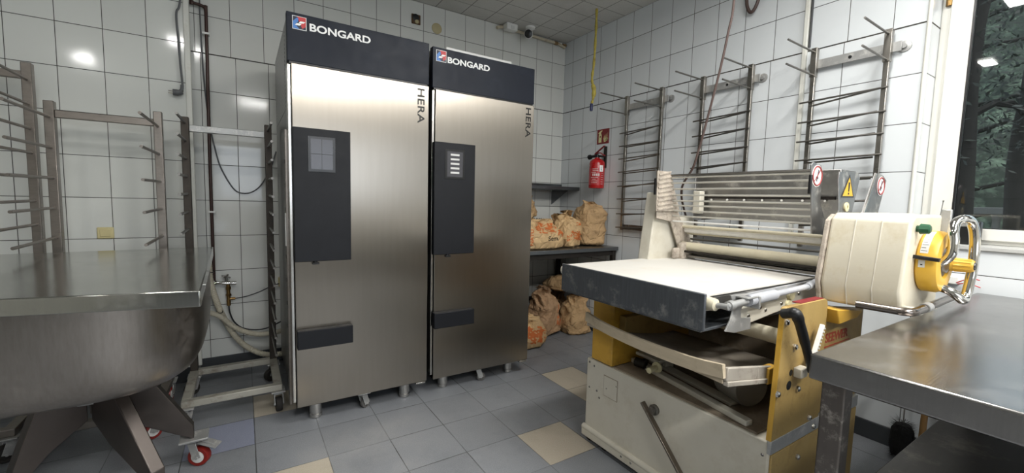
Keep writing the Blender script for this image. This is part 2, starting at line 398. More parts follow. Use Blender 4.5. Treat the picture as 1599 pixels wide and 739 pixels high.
def caster(parent, x, y, ztop, r=.045, wm=M_rubber, yaw=0, brake=False, wdt=.03, fm=S_galv):
    """caster part with its wheel as sub-part; stands on the floor at x, y"""
    f = MB(); dx, dy = cos(yaw), sin(yaw); nx, ny = -dy, dx; ox, oy = x+dx*.02, y+dy*.02
    f.box(x-.036, x+.036, y-.045, y+.045, ztop-.006, ztop); f.cyl((x, y, ztop-.025), (x, y, ztop-.004), .022)
    for sg in (-1, 1):
        a = Vector((x+nx*sg*(wdt/2+.006), y+ny*sg*(wdt/2+.006), ztop-.022)); b = Vector((ox+nx*sg*(wdt/2+.006), oy+ny*sg*(wdt/2+.006), r*.9))
        f.bar(a, b, .035, .004, (nx, ny, 0))
    f.bar((x-nx*(wdt/2+.008), y-ny*(wdt/2+.008), ztop-.022), (x+nx*(wdt/2+.008), y+ny*(wdt/2+.008), ztop-.022), .04, .006)
    f.cyl((ox-nx*(wdt/2+.012), oy-ny*(wdt/2+.012), r), (ox+nx*(wdt/2+.012), oy+ny*(wdt/2+.012), r), .007, 10)
    c = f.build('caster', fm, parent, bev=.001)
    wh = MB(); wh.lathe([(r*.3, -wdt/2-.001), (r*.62, -wdt/2+.003), (r*.66, -wdt/2), (r*.94, -wdt/2), (r, -wdt/2+.005), (r, wdt/2-.005), (r*.94, wdt/2), (r*.66, wdt/2), (r*.62, wdt/2-.003), (r*.3, wdt/2+.001)], (ox, oy, r), (nx, ny, 0), 26)
    wh.build('wheel', wm, c)
    if wm is M_redw:
        h = MB(); h.lathe([(r*.25, -wdt/2-.004), (r*.6, -wdt/2-.002), (r*.6, wdt/2+.002), (r*.25, wdt/2+.004)], (ox, oy, r), (nx, ny, 0), 22); h.build('wheel_hub', M_paper, c)
    if brake:
        q = MB(); q.bar((x+dx*.03, y+dy*.03, ztop-.018), (x+dx*.105, y+dy*.105, ztop-.042), .055, .006); q.bar((x+dx*.04, y+dy*.04, ztop-.012), (x+dx*.09, y+dy*.09, ztop-.030), .03, .008)
        q.build('brake_pedal', M_white if brake == 1 else S_galv, c, bev=.001)
    return c

# ------------------------------------------------------------------ room shell
ZC = 2.957; XL, YF = -6.0, -6.5
g = MB(); L = .3023
x0 = -2.6102-12*L; y0 = -.9086+4*L
beige = {(-1, -1), (-1, 2), (3, 3), (5, 1), (5, 2)}; blue_lit = {(-2, 0)}
bmx = g.bm; cache = {}
def gv(i, j):
    k = (i, j)
    if k not in cache: cache[k] = bmx.verts.new((min(max(-2.6102+i*L, XL-.2), .3), min(max(-.9086-j*L, YF-.2), .2), 0))
    return cache[k]
for i in range(-12, 10):
    for j in range(-4, 20):
        f = bmx.faces.new((gv(i, j), gv(i, j+1), gv(i+1, j+1), gv(i+1, j))) if True else None
        f.material_index = 1 if (i, j) in beige else 2 if (i, j) in blue_lit else 0
bmesh.ops.dissolve_degenerate(bmx, dist=1e-5, edges=bmx.edges[:])
struct(g.build('floor', [M_fgrey, M_fbeige, M_fbluelit], None, smooth=False, world=True))
struct(MB().box(XL-.2, .3, YF-.2, .2, ZC, ZC+.1).build('ceiling', M_ceil, None, smooth=False))
struct(MB().box(-3.215, .25, 0, .2, 0, ZC).build('wall_back', M_wallA, None, smooth=False))
struct(MB().box(XL, -3.217, -.138, .2, 0, ZC).build('wall_left', M_wallL, None, smooth=False))
wr = MB(); wr.box(0, .24, -2.898, 0, 0, ZC); wr.box(0, .24, YF, -2.898, 0, 1.100); wr.box(0, .24, YF, -2.898, 2.62, ZC); wr.box(0, .24, YF, -4.75, 1.1, 2.62)
struct(wr.build('wall_right', M_wallB, None, smooth=False))
wf = MB(); wf.box(XL, -3.5, YF-.1, YF, 0, ZC); wf.box(-.9, .24, YF-.1, YF, 0, ZC); wf.box(-3.5, -.9, YF-.1, YF, 0, 1.1); wf.box(-3.5, -.9, YF-.1, YF, 2.4, ZC)
struct(wf.build('wall_front', M_wallR, None, smooth=False))
struct(MB().box(XL-.1, XL, YF, .2, 0, ZC).build('wall_side', M_wallR, None, smooth=False))
struct(MB().box(-3.217, -.001, -.014, 0, 0, .1).build('baseboard_back', M_base, None, bev=.002))
struct(MB().box(-.014, 0, YF+.01, -.015, 0, .1).build('baseboard_right', M_base, None, bev=.002))
struct(MB().box(XL+.01, .0, YF+.001, YF+.03, 0, .38).build('added_reflection_band', M_base, None, bev=.002))  # unseen dark band, added to put a dark stripe in the cabinet door reflections
struct(MB().box(XL+.01, -3.217, -.152, -.138, 0, .1).build('baseboard_left', M_base, None, bev=.002))
t1 = MB(); t1.box(-3.232, -3.2, -.146, -.12, .1, ZC); struct(t1.build('trim_1', M_strip, None, bev=.004))
t2 = MB(); t2.tube([(.002, -2.896, 1.1), (.002, -2.896, ZC)], .010, 10); struct(t2.build('trim_2', M_strip, None))
struct(MB().box(-.012, .2, -4.75, -2.9, 1.095, 1.117).build('trim_3', M_stone, None, bev=.004))
# window in the right wall
wn = MB(); Y0, Y1, Z0, Z1 = -2.90, -4.75, 1.117, 2.62
wn.box(.165, .235, -2.945, -2.898, Z0, Z1); wn.box(.165, .235, Y1, Y1+.05, Z0, Z1); wn.box(.165, .235, Y1, -2.9, Z0, Z0+.03); wn.box(.165, .235, Y1, -2.9, Z1-.05, Z1)
wn.box(.150, .215, -3.016, -2.935, Z0+.02, Z1-.02); wn.box(.150, .215, Y1+.03, Y1+.11, Z0+.02, Z1-.02); wn.box(.150, .215, Y1+.03, -2.94, Z0+.02, Z0+.078); wn.box(.150, .215, Y1+.03, -2.94, Z1-.1, Z1-.02)
wo = struct(wn.build('window_1', M_frame, None, bev=.004))
gs = MB(); gs.box(.158, .170, -3.024, -3.014, Z0+.07, Z1-.1); gs.box(.158, .170, Y1+.1, -3.014, Z0+.074, Z0+.082)
gs.build('window_gasket', M_black, wo)
gp = MB().box(.176, .182, Y1+.1, -3.015, Z0+.075, Z1-.1).build('window_pane', M_glass, wo)
hg = MB(); hg.cyl((.155, -2.926, 2.33), (.155, -2.926, 2.42), .013); hg.build('window_hinge', M_brass, wo)
# window behind the photographer
wn = MB()
for a, b, c, d in ((-3.5, -3.42, 1.1, 2.4), (-.98, -.9, 1.1, 2.4), (-3.5, -.9, 1.1, 1.18), (-3.5, -.9, 2.32, 2.4), (-2.24, -2.16, 1.1, 2.4)): wn.box(a, b, YF-.08, YF-.03, c, d)
struct(wn.build('window_2', M_frame, None, bev=.004))
# ceiling luminaires (out of the frame)
for (lx, ly), (lsx, lsy) in zip(LAMPS, LSIZE):
    t = thing('ceiling_light', 'long white fluorescent luminaire on the ceiling behind the camera', 'lamp', (lx, ly, 2.87), 'ceiling lights')
    b_ = MB(); b_.box(lx-lsx/2-.03, lx+lsx/2+.03, ly-lsy/2-.03, ly+lsy/2+.03, 2.885, ZC); b_.build('housing', M_white, t, bev=.01)
    b_ = MB(); b_.box(lx-lsx/2, lx+lsx/2, ly-lsy/2, ly+lsy/2, 2.872, 2.884); b_.build('diffuser', M_lamp, t)

# ------------------------------------------------------------------ outside the window
tag(MB().box(.6, 14, -14, 6, -.6, -.5).build('garden_ground', M_ground, None, smooth=False), 'brown ground of the garden beyond the window', 'ground', kind='structure')
q = MB(); nx, ny = 40, 70; hv = [[q.bm.verts.new((8.5+i*.35+.5*noise.noise(Vector((i*.4, j*.4, 0))), -16+j*.38, -.6+i*.42+.9*noise.noise(Vector((i*.35, j*.35, 3)))+.4*noise.noise(Vector((i*1.1, j*1.1, 9))))) for j in range(ny)] for i in range(nx)]
for i in range(nx-1):
    for j in range(ny-1): q.bm.faces.new((hv[i][j], hv[i+1][j], hv[i+1][j+1], hv[i][j+1]))
tag(q.build('wooded_hillside', mat('wooded_hillside', '5c6658', .9, var=.7, vscale=1.3, dirt='a9bda0', dirt_amt=.8, dscale=1.8), None, world=True), kind='structure')
def tree(x, y, h, r, n, lm, label, spread, seed, lean=0):
    rnd = random.Random(seed); t = thing('tree', label, 'tree', (x, y, -.5), 'trees outside the window')
    tr = MB(); pts = [(x+lean*k/6+rnd.uniform(-.04, .04), y+rnd.uniform(-.05, .05), -.5+h*k/6) for k in range(7)]
    tr.tube(smooth_path(pts, 4), r, 10, radii=[r*(1-.6*i/24) for i in range(25)])
    for k in range(9):
        z = h*(.25+.08*k)-.5; a = rnd.uniform(0, 6.28); l_ = spread*rnd.uniform(.6, 1)
        tr.tube([(x, y, z), (x+cos(a)*l_*.5, y+sin(a)*l_*.5, z+.15), (x+cos(a)*l_, y+sin(a)*l_, z+.1)], r*.25, 6, radii=[r*.3, r*.2, r*.06])
    tr.build('trunk', M_bark, t)
    f = MB()
    for k in range(n):
        a = rnd.uniform(0, 6.28); q = sqrt(rnd.random())*spread; z = -.5+h*rnd.uniform(.36, 1.05)
        c = Vector((x+cos(a)*q, y+sin(a)*q, z+.25*sin(5*a+z*3))); d1 = Vector((rnd.uniform(-1, 1), rnd.uniform(-1, 1), rnd.uniform(-1, .3))).normalized(); d2 = d1.orthogonal().normalized(); s_ = rnd.uniform(.022, .055)
        f.poly([c-d1*s_, c+d2*s_*.32, c+d1*s_, c-d2*s_*.32], [(0, 1, 2, 3)])
    f.build('foliage', lm, t, smooth=False)
tree(2.9, -2.46, 6.5, .15, 2600, M_leaf, 'dark tree with the thickest trunk at the left edge of the window pane', .9, 1)
tree(4.6, -2.62, 7, .12, 3500, M_leaf, 'slimmer dark tree right of the thick trunk outside the window', .72, 2)
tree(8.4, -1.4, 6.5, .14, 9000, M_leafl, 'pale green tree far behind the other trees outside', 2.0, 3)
bt = thing('balustrade', 'pale stone balustrade with turned posts outside the window', 'balustrade', (6.1, -4, -.5))
q = MB(); q.box(5.95, 6.15, -8, 1, 1.25, 1.35); q.box(5.95, 6.15, -8, 1, .35, .45); q.build('rail', M_bal, bt, bev=.01)
q = MB(); q.box(5.92, 6.18, -8, 1, -.5, .35); q.build('plinth', M_bal, bt)
for k in range(22):
    yy = .8-k*.34; q = MB(); q.lathe([(.06, .45), (.05, .5), (.10, .7), (.05, .95), (.04, 1.15), (.06, 1.25)], (6.05, yy, 0), seg=10); q.build('baluster', M_bal, bt)

# ------------------------------------------------------------------ two proofing cabinets
def emblem(parent, x, y, z, s):
    e = MB().box(x, x+s, y-.002, y, z, z+s).build('emblem', M_lettw, parent)
    def shp(pts, m, k):
        q = MB(); q.prism([(x+s*a, z+s*b) for a, b in pts], 1, y-.002-.0006*k, y-.002); q.build('emblem_shape', m, e, smooth=False)
    red = mat('emblem_red', 'c23a3c', .5, var=.02); bl = mat('emblem_blue', '4a7fc4', .5, var=.02); nv = mat('emblem_navy', '23273a', .5, var=.02)
    shp([(.04, .04), (.96, .04), (.96, .96), (.04, .96)], nv, 1)
    shp([(.35, .96), (.96, .96), (.96, .3), (.7, .1), (.55, .45)], red, 2); shp([(.04, .04), (.04, .55), (.3, .85), (.42, .85), (.42, .6), (.2, .35), (.5, .04)], bl, 3)
    shp([(.45, .5), (.58, .64), (.92, .64), (.78, .5)], M_lettw, 4); shp([(.18, .3), (.32, .46), (.66, .46), (.52, .3)], M_lettw, 4)
def cabinet(x0, x1, yf, label, zt, zb, ctrl, eb, screen):
    t = thing('proofing_cabinet', label, 'cabinet', ((x0+x1)/2, yf/2, 0), 'tall steel proofing cabinets')
    b = MB(); b.box(x0+.004, x1-.004, -.18, yf+.09, .11, 1.99); b.box(x0+.004, x1-.004, -.16, yf+.05, 1.99, zt-.01); b.build('body', S_side, t, bev=.003)
    h = MB(); h.box(x0, x1, yf-.0, yf+.045, zt-.245, zt); hd = h.build('header', M_navy, t, bev=.003)
    MB().box(x0+.01, x1-.01, yf+.002, yf+.05, zt-.258, zt-.245).build('header_gasket', M_black, t)
    emblem(hd, eb[0], yf-.0, eb[1], eb[2])
    text('lettering', 'BONGARD', M_lettw, hd, (eb[3], yf-.001, eb[4]), (1, 0, 0), (0, 0, 1), eb[5], sx=eb[6], ext=.001, fat=.0013)
    dr = MB(); dr.box(x0+.016, x1-.004, yf-.012, yf+.05, zb, zt-.256); d = dr.build('door', S_door, t, bev=.004)
    MB().box(x0+.012, x1-.012, yf+.05, yf+.075, zb+.03, zt-.26).build('door_seal', M_black, t)
    MB().box(x0-.001, x0+.014, yf+.0, yf+.07, zb+.03, zt-.262).build('hinge_strip', S_bright, t, bev=.002)
    ht = text('lettering', 'HERA', M_lettb, d, (x1-.075, yf-.0125, zt-.262-.012), (0, 0, -1), (1, 0, 0), .060, sx=1.34, ext=.001, off=.0012, spacing=1.06, fat=.0007)
    cx0, cx1, cz0, cz1 = ctrl
    cp = MB(); cp.box(cx0, cx1, yf-.045, yf-.013, cz0, cz1); c = cp.build('control_panel', M_navyp, t, bev=.003)
    sx0, sx1 = cx0+.078, cx0+.198
    MB().box(sx0-.008, sx1+.008, yf-.047, yf-.045, 1.405, 1.592).build('display_frame', M_blackg, c, bev=.001)
    sc = MB().box(sx0+.006, sx1-.006, yf-.0482, yf-.047, 1.42, 1.578).build('display', mat('display_glass', '454448' if screen == 0 else '3a4048', .2, var=.05), c)
    ln = MB()
    if screen == 0: ln.box(sx0+.06-.001, sx0+.06+.001, yf-.0488, yf-.0482, 1.42, 1.578); ln.box(sx0+.006, sx1-.006, yf-.0488, yf-.0482, 1.498, 1.501)
    else:
        for k in range(5): ln.box(sx0+.03, sx1-.03, yf-.0488, yf-.0482, 1.44+k*.028, 1.452+k*.028)
    ln.build('display_lines', M_paper if screen else M_black, c)
    for k, (a, z) in enumerate(((.035, 1.35), (.045, 1.345), (.055, 1.352), (.038, 1.338))): pass
    hb = MB(); hb.box(cx0+.004, cx1+.004, yf-.062, yf-.013, .45, .552); hb.build('foot_handle', M_navyp, t, bev=.004)
    kb = MB(); kb.tube([(cx0+.10, yf-.03, cz0), (cx0+.10, yf-.03, cz0-.012)], .012, 12); kb.box(cx0+.085, cx0+.12, yf-.04, yf-.02, cz0-.018, cz0-.008); kb.build('latch_key', M_black, c, bev=.002)
    fy = yf+.075
    for fx in (x0+.12, x1-.125):
        f = MB(); f.lathe([(.032, .02), (.034, .03), (.034, .11)], (fx, fy, 0)); f.lathe([(.026, 0), (.034, .004), (.034, .022)], (fx, fy, 0)); f.build('foot', S_bright, t)
        f = MB(); f.lathe([(.02, 0), (.027, .004), (.028, .11)], (fx, -.3, 0)); f.build('foot', S_bright, t)
    caster(t, (x0+x1)/2-.01, yf+.035, .11, .030, M_wheelg, yaw=-.35 if x0 > -2 else .5, wdt=.024)
    hp = MB(); hp.bar((x1-.075, yf-.0, zb-.006), (x1-.015, yf-.0, zb-.006), .03, .012); hp.build('hinge_plate', S_bright, t, bev=.002)
    return t
c1 = cabinet(-2.727, -1.958, -1.13, 'left tall steel proofing cabinet, nearer one with the door edge beside the pin rack', 2.216, .108, (-2.712, -2.428, .925, 1.632), (-2.700, 2.134, .066, -2.622, 2.140, .052, 1.235), 0)
# side fittings of the left cabinet
q = MB(); q.box(-2.740, -2.727, -1.06, -1.0, .1, 1.63); q.build('side_bracket_rail', S_rack, c1, bev=.002)
for k in range(11): q = MB(); q.cyl((-2.742, -1.03, .16+k*.13), (-2.7395, -1.03, .16+k*.13), .012, 10); q.build('rail_hole', M_black, c1)
for k in range(4): MB().box(-2.7425, -2.7395, -1.05+k*.012, -1.044+k*.012, 1.0, 1.18).build('vent_slot', M_white, c1)
MB().box(-2.7245, -2.7225, -.95, -.25, 1.75, 2.17).build('vent_panel', vent_mat(), c1)
c2 = cabinet(-1.930, -1.163, -1.115, 'right tall steel proofing cabinet, farther one beside the flour sack shelves', 2.212, .098, (-1.931, -1.648, .925, 1.632), (-1.908, 2.128, .068, -1.834, 2.131, .050, 1.24), 1)
tag(MB().box(-1.80, -1.30, -1.02, -.55, 2.203, 2.262).build('white_panel', M_white, None, bev=.004), 'flat white panel lying on the right cabinet roof', 'panel', 'white panels on the cabinets')
tag(MB().box(-2.60, -2.10, -1.00, -.6, 2.207, 2.262).build('white_panel', M_white, None, bev=.004), 'flat white panel lying on the left cabinet roof', 'panel', 'white panels on the cabinets')

# ------------------------------------------------------------------ wheeled pin racks
def pin_rack(xa, xb, yb, zt, pm, bm_, label, ztops, plen, base=True, yfr=None, pmat=None, tip=None, wm=M_rubber, zleft=0):
    t = thing('pin_rack', label, 'rack', ((xa+xb)/2, yb, 0), 'wheeled pin racks by the left wall')
    for x in (xa, xb):
        p = MB().box(x-.020, x+.020, yb-.022, yb+.022, .155, zt).build('post', pm, t, bev=.003)
    MB().box(xa+.02, xb-.02, yb-.015, yb+.015, zt-.085, zt-.045).build('top_bar', bm_, t, bev=.003)
    for x in (xa, xb):
        for z in ztops:
            if x == xa and z < zleft: continue
            q = MB(); q.cyl((x, yb-.018, z), (x, yb-plen, z-.004), .0075, 10); q.build('pin', pmat or pm, t)
    yf_ = yfr if yfr else yb-.48
    f = MB(); s = .022
    f.box(xa-s, xb+s, yf_-s, yf_+s, .122, .158); f.box(xa-s, xb+s, yb-s, yb+s, .122, .158); f.box(xa-s, xa+s, yf_+s, yb-s, .122, .158); f.box(xb-s, xb+s, yf_+s, yb-s, .122, .158)
    f.build('base_frame', S_rack if bm_ is S_rack else mat('worn_pale_frame', 'aaa79c', .45, metal=.35, var=.15, dirt='5e4c3a', dirt_amt=.7, dscale=9), t, bev=.003)
    for x in (xa, xb):
        for y in (yf_, yb): caster(t, x, y, .122, .042, wm, yaw=random.uniform(3.5, 5.5), wdt=.032)
    return t
pin_rack(-3.222, -2.786, -.38, 1.735, S_dark, S_galv, 'dark blackened pin rack on wheels beside the left cabinet', [1.70-i*.107 for i in range(14)], .40, yfr=-.86, pmat=S_rod, zleft=.98)
pin_rack(-3.79, -3.345, -.40, 1.745, S_rack, S_rack, 'brushed steel pin rack on red wheels between the dark rack and the leftmost rack', [1.66-i*.16 for i in range(5)], .54, wm=M_redw)
pin_rack(-4.32, -3.885, -.32, 1.942, S_rack, S_rack, 'tallest brushed steel pin rack at the far left edge', [1.855-i*.128 for i in range(7)], .62)

# ------------------------------------------------------------------ dough trough cart
tc = Vector((-3.485, -1.275, 0))
t = thing('dough_trough', 'large rounded stainless dough trough with flat lid on a wheeled cross base', 'dough trough', tc)
def sup(a, b, n, k, N=64):
    th = 2*pi*k/N; c, s = cos(th), sin(th)
    return (a*abs(c)**(2/n)*(1 if c >= 0 else -1), b*abs(s)**(2/n)*(1 if s >= 0 else -1))
q = MB(); rings = []
prof = [(1.0, .935), (1.0, .92), (1.0, .80), (.995, .72), (.985, .665), (.96, .62), (.92, .587), (.86, .566), (.76, .555), (.4, .550), (.05, .549)]
for f_, z in prof:
    rings.append([q.bm.verts.new((tc.x+sup(.405*f_ if f_ > .5 else .405*f_, .565*f_, 3.4, k)[0], tc.y+sup(.405, .565*f_, 3.4, k)[1], z)) for k in range(64)])
for A, B in zip(rings, rings[1:]):
    for k in range(64): q.bm.faces.new((A[k], A[(k+1) % 64], B[(k+1) % 64], B[k]))
q.bm.faces.new(rings[-1]); q.bm.faces.new(rings[0][::-1])
q.build('tub', S_tub, t)
P = [(-3.061, -1.975), (-4.02, -1.765), (-4.02, -.655), (-3.094, -.60)]
q = MB(); q.prism(P, 2, .953, .962)
for i in range(4):
    a, b = Vector((*P[i], .935)), Vector((*P[(i+1) % 4], .935)); q.bar(a, b, .004, .052)
q.build('lid', S_lid, t, bev=.003)
q = MB(); q.box(tc.x-.055, tc.x+.055, tc.y-.055, tc.y+.055, .40, .552); q.build('hub', S_galv, t, bev=.004)
for ang, ln_, br in ((2, .33, 2), (214, .26, 1), (-54, .42, 1), (88, .33, 0)):
    a = radians(ang); d = Vector((cos(a), sin(a), 0)); n = Vector((-sin(a), cos(a), 0)); s0 = tc+d*.03; e = tc+d*ln_; wd = .024
    q = MB(); V = []
    for sg in (-1, 1):
        for pnt, z0_, z1_ in ((s0, .33, .545), (s0+d*.12, .25, .52), (e, .135, .20)):
            V += [pnt+n*wd*sg+Vector((0, 0, z0_)), pnt+n*wd*sg+Vector((0, 0, z1_))]
    q.poly(V, [(0, 2, 3, 1), (2, 4, 5, 3), (6, 7, 9, 8), (8, 9, 11, 10), (0, 6, 8, 2), (2, 8, 10, 4), (1, 3, 9, 7), (3, 5, 11, 9), (0, 1, 7, 6), (4, 10, 11, 5)])
    q.build('leg', steel('trough_leg_steel', '6b6460', .42, (1, 1, 1), .15, dirt='4a423d', damt=.5), t, bev=.004)
    caster(t, e.x-.0, e.y, .135, .045, M_redw, yaw=(-.3 if ang == 214 else a-.5), brake=br or 1, wdt=.034)
    q = MB(); q.box(e.x-.055, e.x+.055, e.y-.05, e.y+.05, .133, .142); q.build('mounting_plate', S_galv, t, bev=.002)

# ------------------------------------------------------------------ pipes, hoses and fittings on the left walls
q = MB(); q.tube(smooth_path([(-3.195, -.04, ZC), (-3.195, -.04, 2.56), (-3.185, -.04, 2.535), (-3.14, -.04, 2.527), (-3.118, -.04, 2.51), (-3.116, -.04, 2.45), (-3.122, -.04, 1.6), (-3.122, -.04, .66)], 8), .010, 12)
pc_ = q.build('copper_pipe', M_copper, None); tag(pc_, 'thin dark brown water pipe running down the wall corner to the tap', 'pipe')
q = MB()
for z in (2.35, 1.72, 1.15): q.box(-3.14, -3.102, -.055, 0, z-.006, z+.006)
q.build('pipe_clip', M_white, pc_)
t = thing('water_tap', 'small chrome water tap with cross handles above a brass reducer', 'tap', (-3.05, -.05, .5))
q = MB(); q.cyl((-3.122, -.04, .665), (-3.122, -.04, .635), .016); q.cyl((-3.122, -.05, .648), (-3.0, -.055, .640), .009); q.cyl((-3.075, -.053, .645), (-3.03, -.053, .642), .016); q.cyl((-3.02, -.055, .641), (-2.99, -.055, .640), .013); q.build('body', S_chrome, t)
q = MB(); q.cyl((-3.05, -.053, .65), (-3.05, -.053, .69), .008); q.bar((-3.075, -.06, .70), (-3.025, -.05, .68), .012, .010); q.bar((-3.06, -.07, .685), (-3.04, -.03, .70), .012, .010); q.build('cross_handle', S_rod, t, bev=.002)
q = MB(); q.cyl((-3.04, -.055, .635), (-3.04, -.055, .52), .012); q.cyl((-3.04, -.055, .615), (-3.04, -.055, .595), .017, 6); q.cyl((-3.04, -.055, .565), (-3.04, -.055, .55), .018, 6); q.cyl((-3.04, -.055, .528), (-3.0, -.055, .528), .010); q.cyl((-3.04, -.055, .52), (-3.04, -.055, .48), .013); q.build('brass_reducer', M_brass, t)
def cable(name, pts, r, m, label, cat, n=10, seg=8):
    q = MB(); q.tube(smooth_path(pts, n), r, seg); return tag(q.build(name, m, None), label, cat)
cable('thin_hose', [(-3.0, -.055, .527), (-2.93, -.05, .535), (-2.85, -.05, .56), (-2.77, -.045, .595), (-2.70, -.04, .615)], .004, M_cabled, 'thin dark hose rising right from the brass reducer', 'hose')
cable('thin_hose', [(-3.04, -.055, .48), (-3.035, -.06, .43), (-3.01, -.07, .36), (-2.96, -.08, .31), (-2.88, -.08, .285), (-2.80, -.08, .29), (-2.70, -.07, .33)], .005, M_cabled, 'thin black hose hanging down from the brass reducer and sagging behind the rack', 'hose')
def corr(pts, r, label):
    path = smooth_path(pts, 16); P2 = [path[0]]
    acc = 0; out = []
    tot = 0
    for a, b in zip(path, path[1:]):
        L_ = (b-a).length; n = max(1, int(L_/.0035))
        for k in range(n): out.append(a.lerp(b, k/n))
    out.append(path[-1]); q = MB(); q.tube(out, r, 12, radii=[r*(1+.07*sin(i*2*pi/3)) for i in range(len(out))])
    return tag(q.build('corrugated_hose', M_hose, None), label, 'hose', 'corrugated drain hoses')
corr([(-3.15, -.10, .90), (-3.145, -.10, .76), (-3.135, -.10, .64), (-3.08, -.10, .43), (-2.99, -.10, .235), (-2.88, -.10, .125), (-2.78, -.10, .085), (-2.66, -.10, .085)], .019, 'steeper cream corrugated drain hose, falling to the floor behind the dark rack')
corr([(-3.22, -.16, .52), (-3.17, -.155, .475), (-3.09, -.15, .43), (-3.0, -.15, .335), (-2.89, -.15, .275), (-2.78, -.15, .265), (-2.66, -.15, .285)], .017, 'flatter cream corrugated drain hose crossing in front of the steep one')
q = MB()
for c_ in ((-3.142, -.10, .74), (-3.1, -.125, .455)): q.tube([Vector(c_)+Vector((cos(k)*.026, sin(k)*.026, .004*sin(k*2))) for k in [i*pi/8 for i in range(16)]], .003, 6, closed=True)
tag(q.build('cable_tie', M_black, None), 'black cable ties around the corrugated hoses', 'cable tie')
cable('grey_cable', [(-3.15, -.028, ZC-.01), (-3.15, -.028, 2.56), (-3.145, -.02, 2.15), (-3.124, -.02, 1.81), (-3.085, -.02, 1.55), (-3.05, -.02, 1.43), (-2.99, -.02, 1.315), (-2.94, -.02, 1.285), (-2.88, -.02, 1.295), (-2.82, -.02, 1.35), (-2.76, -.02, 1.47), (-2.72, -.02, 1.6)], .0045, M_cable, 'thin grey cable looping in a sag between pipe and left cabinet', 'cable', 12)
t = thing('hanging_plug', 'grey power plug hanging on its cable in front of the upper left tiles', 'plug', (-3.27, -.175, 1.9))
q = MB(); q.tube(smooth_path([(-3.232, -.17, ZC-.005), (-3.24, -.17, 2.50), (-3.262, -.17, 2.40), (-3.258, -.17, 2.25), (-3.252, -.17, 2.1), (-3.245, -.17, 1.96), (-3.25, -.172, 1.94)], 10), .006, 8); q.build('cord', M_cable, t)
q = MB(); q.tube(smooth_path([(-3.247, -.17, 1.965), (-3.25, -.17, 1.935), (-3.262, -.172, 1.915), (-3.295, -.173, 1.912)], 6), .014, 12, radii=[.009]*7+[.012]*3+[.018]*4+[.020]*5); q.build('plug_body', M_cable, t)
q = MB(); q.cyl((-3.295, -.168, 1.92), (-3.318, -.168, 1.92), .0024, 8); q.cyl((-3.295, -.178, 1.904), (-3.318, -.178, 1.904), .0024, 8); q.build('pins', S_chrome, t)
def switch(x0_, x1_, z0_, z1_, y, label):
    t = thing('wall_switch', label, 'switch', ((x0_+x1_)/2, y, z0_))
    MB().box(x0_, x1_, y-.012, y, z0_, z1_).build('plate', M_switch, t, bev=.010, seg=3)
    MB().box(x0_+.014, x1_-.014, y-.016, y-.011, z0_+.012, z1_-.012).build('rocker', M_switch, t, bev=.003)
switch(-3.690, -3.612, 1.256-.27, 1.326-.27, -.138, 'ivory light switch on the left wall below the pin rack bar')
t = thing('junction_box', 'ivory junction box behind the dark rack beside the cabinet', 'box', (-2.70, -.03, .6))
MB().box(-2.725, -2.665, -.045, 0, .585, .655).build('box_body', M_switch, t, bev=.006); q = MB(); q.cyl((-2.70, -.02, .655), (-2.70, -.02, 1.9), .010, 12); q.build('conduit', M_strip, t)
t = thing('burnt_wall_socket', 'scorched brown wall socket high on the back wall above the cabinets', 'socket', (-1.645, 0, 2.77))
MB().box(-1.685, -1.605, -.012, 0, 2.768, 2.85).build('plate', M_burnt, t, bev=.008); q = MB(); q.lathe([(.030, 0), (.030, .004), (.02, .006)], (-1.65, -.012, 2.82), (0, -1, 0)); q.build('socket_insert', M_black, t)
q = MB(); q.lathe([(.018, 0), (.016, .006)], (-1.64, -.012, 2.79), (0, -1, 0), 16); q.build('melted_cover', M_tape, t)
q = MB(); q.lathe([(.046, 0), (.046, .005), (.040, .009)], (-1.454, 0, 2.778), (0, -1, 0), 36); q.lathe([(.012, 0.009), (.01, .011)], (-1.454, 0, 2.778), (0, -1, 0), 20)
tag(q.build('round_cover_plate', M_tape, None), 'round beige cover plate high on the back wall right of the scorched socket', 'cover plate')
# pipe under the ceiling, junction box and security camera
q = MB(); q.tube(smooth_path([(-.86, -.03, 2.915), (-.80, -.03, 2.935), (-.72, -.03, 2.935), (-.3, -.03, 2.925), (-.12, -.03, 2.922), (-.03, -.03, 2.90)], 6), .014, 12)
pp = q.build('ceiling_pipe', M_pipeb, None); tag(pp, 'cream pipe running along the top of the back wall to the corner', 'pipe')
q = MB()
for x in (-.70, -.15, -.04): q.cyl((x-.02, -.03, 2.934-.02*(x+.7)), (x+.02, -.03, 2.934-.02*(x+.7)), .018)
q.build('pipe_joint', mat('rusty_joint', '8a6f4a', .6, var=.4, vscale=30), pp)
t = thing('small_white_box', 'small white junction box under the ceiling left of the security camera', 'box', (-.74, -.06, 2.88))
MB().box(-.80, -.68, -.12, -.045, 2.895, 2.955).build('box_body', M_white, t, bev=.006); MB().box(-.755, -.72, -.125, -.118, 2.90, 2.93).build('clip', M_paper, t)
t = thing('security_camera', 'small white security camera with black face under the ceiling', 'camera', (-.55, -.2, 2.957))
q = MB(); q.lathe([(.045, 0), (.045, -.018), (.03, -.026)], (-.55, -.14, 2.957)); q.tube(smooth_path([(-.55, -.14, 2.935), (-.555, -.145, 2.91), (-.57, -.16, 2.885)], 5), .014, 12); q.build('mount', M_white, t)
dv = Vector((-.55, -.75, -.25)).normalized(); b0 = Vector((-.56, -.13, 2.885))
q = MB(); q.lathe([(.03, 0), (.04, .008), (.041, .075), (.036, .085)], b0, dv, 28); q.build('camera_body', M_white, t)
q = MB(); q.lathe([(.037, .078), (.037, .088), (.030, .091), (.002, .091)], b0, dv, 28); q.build('lens_face', M_blackg, t)
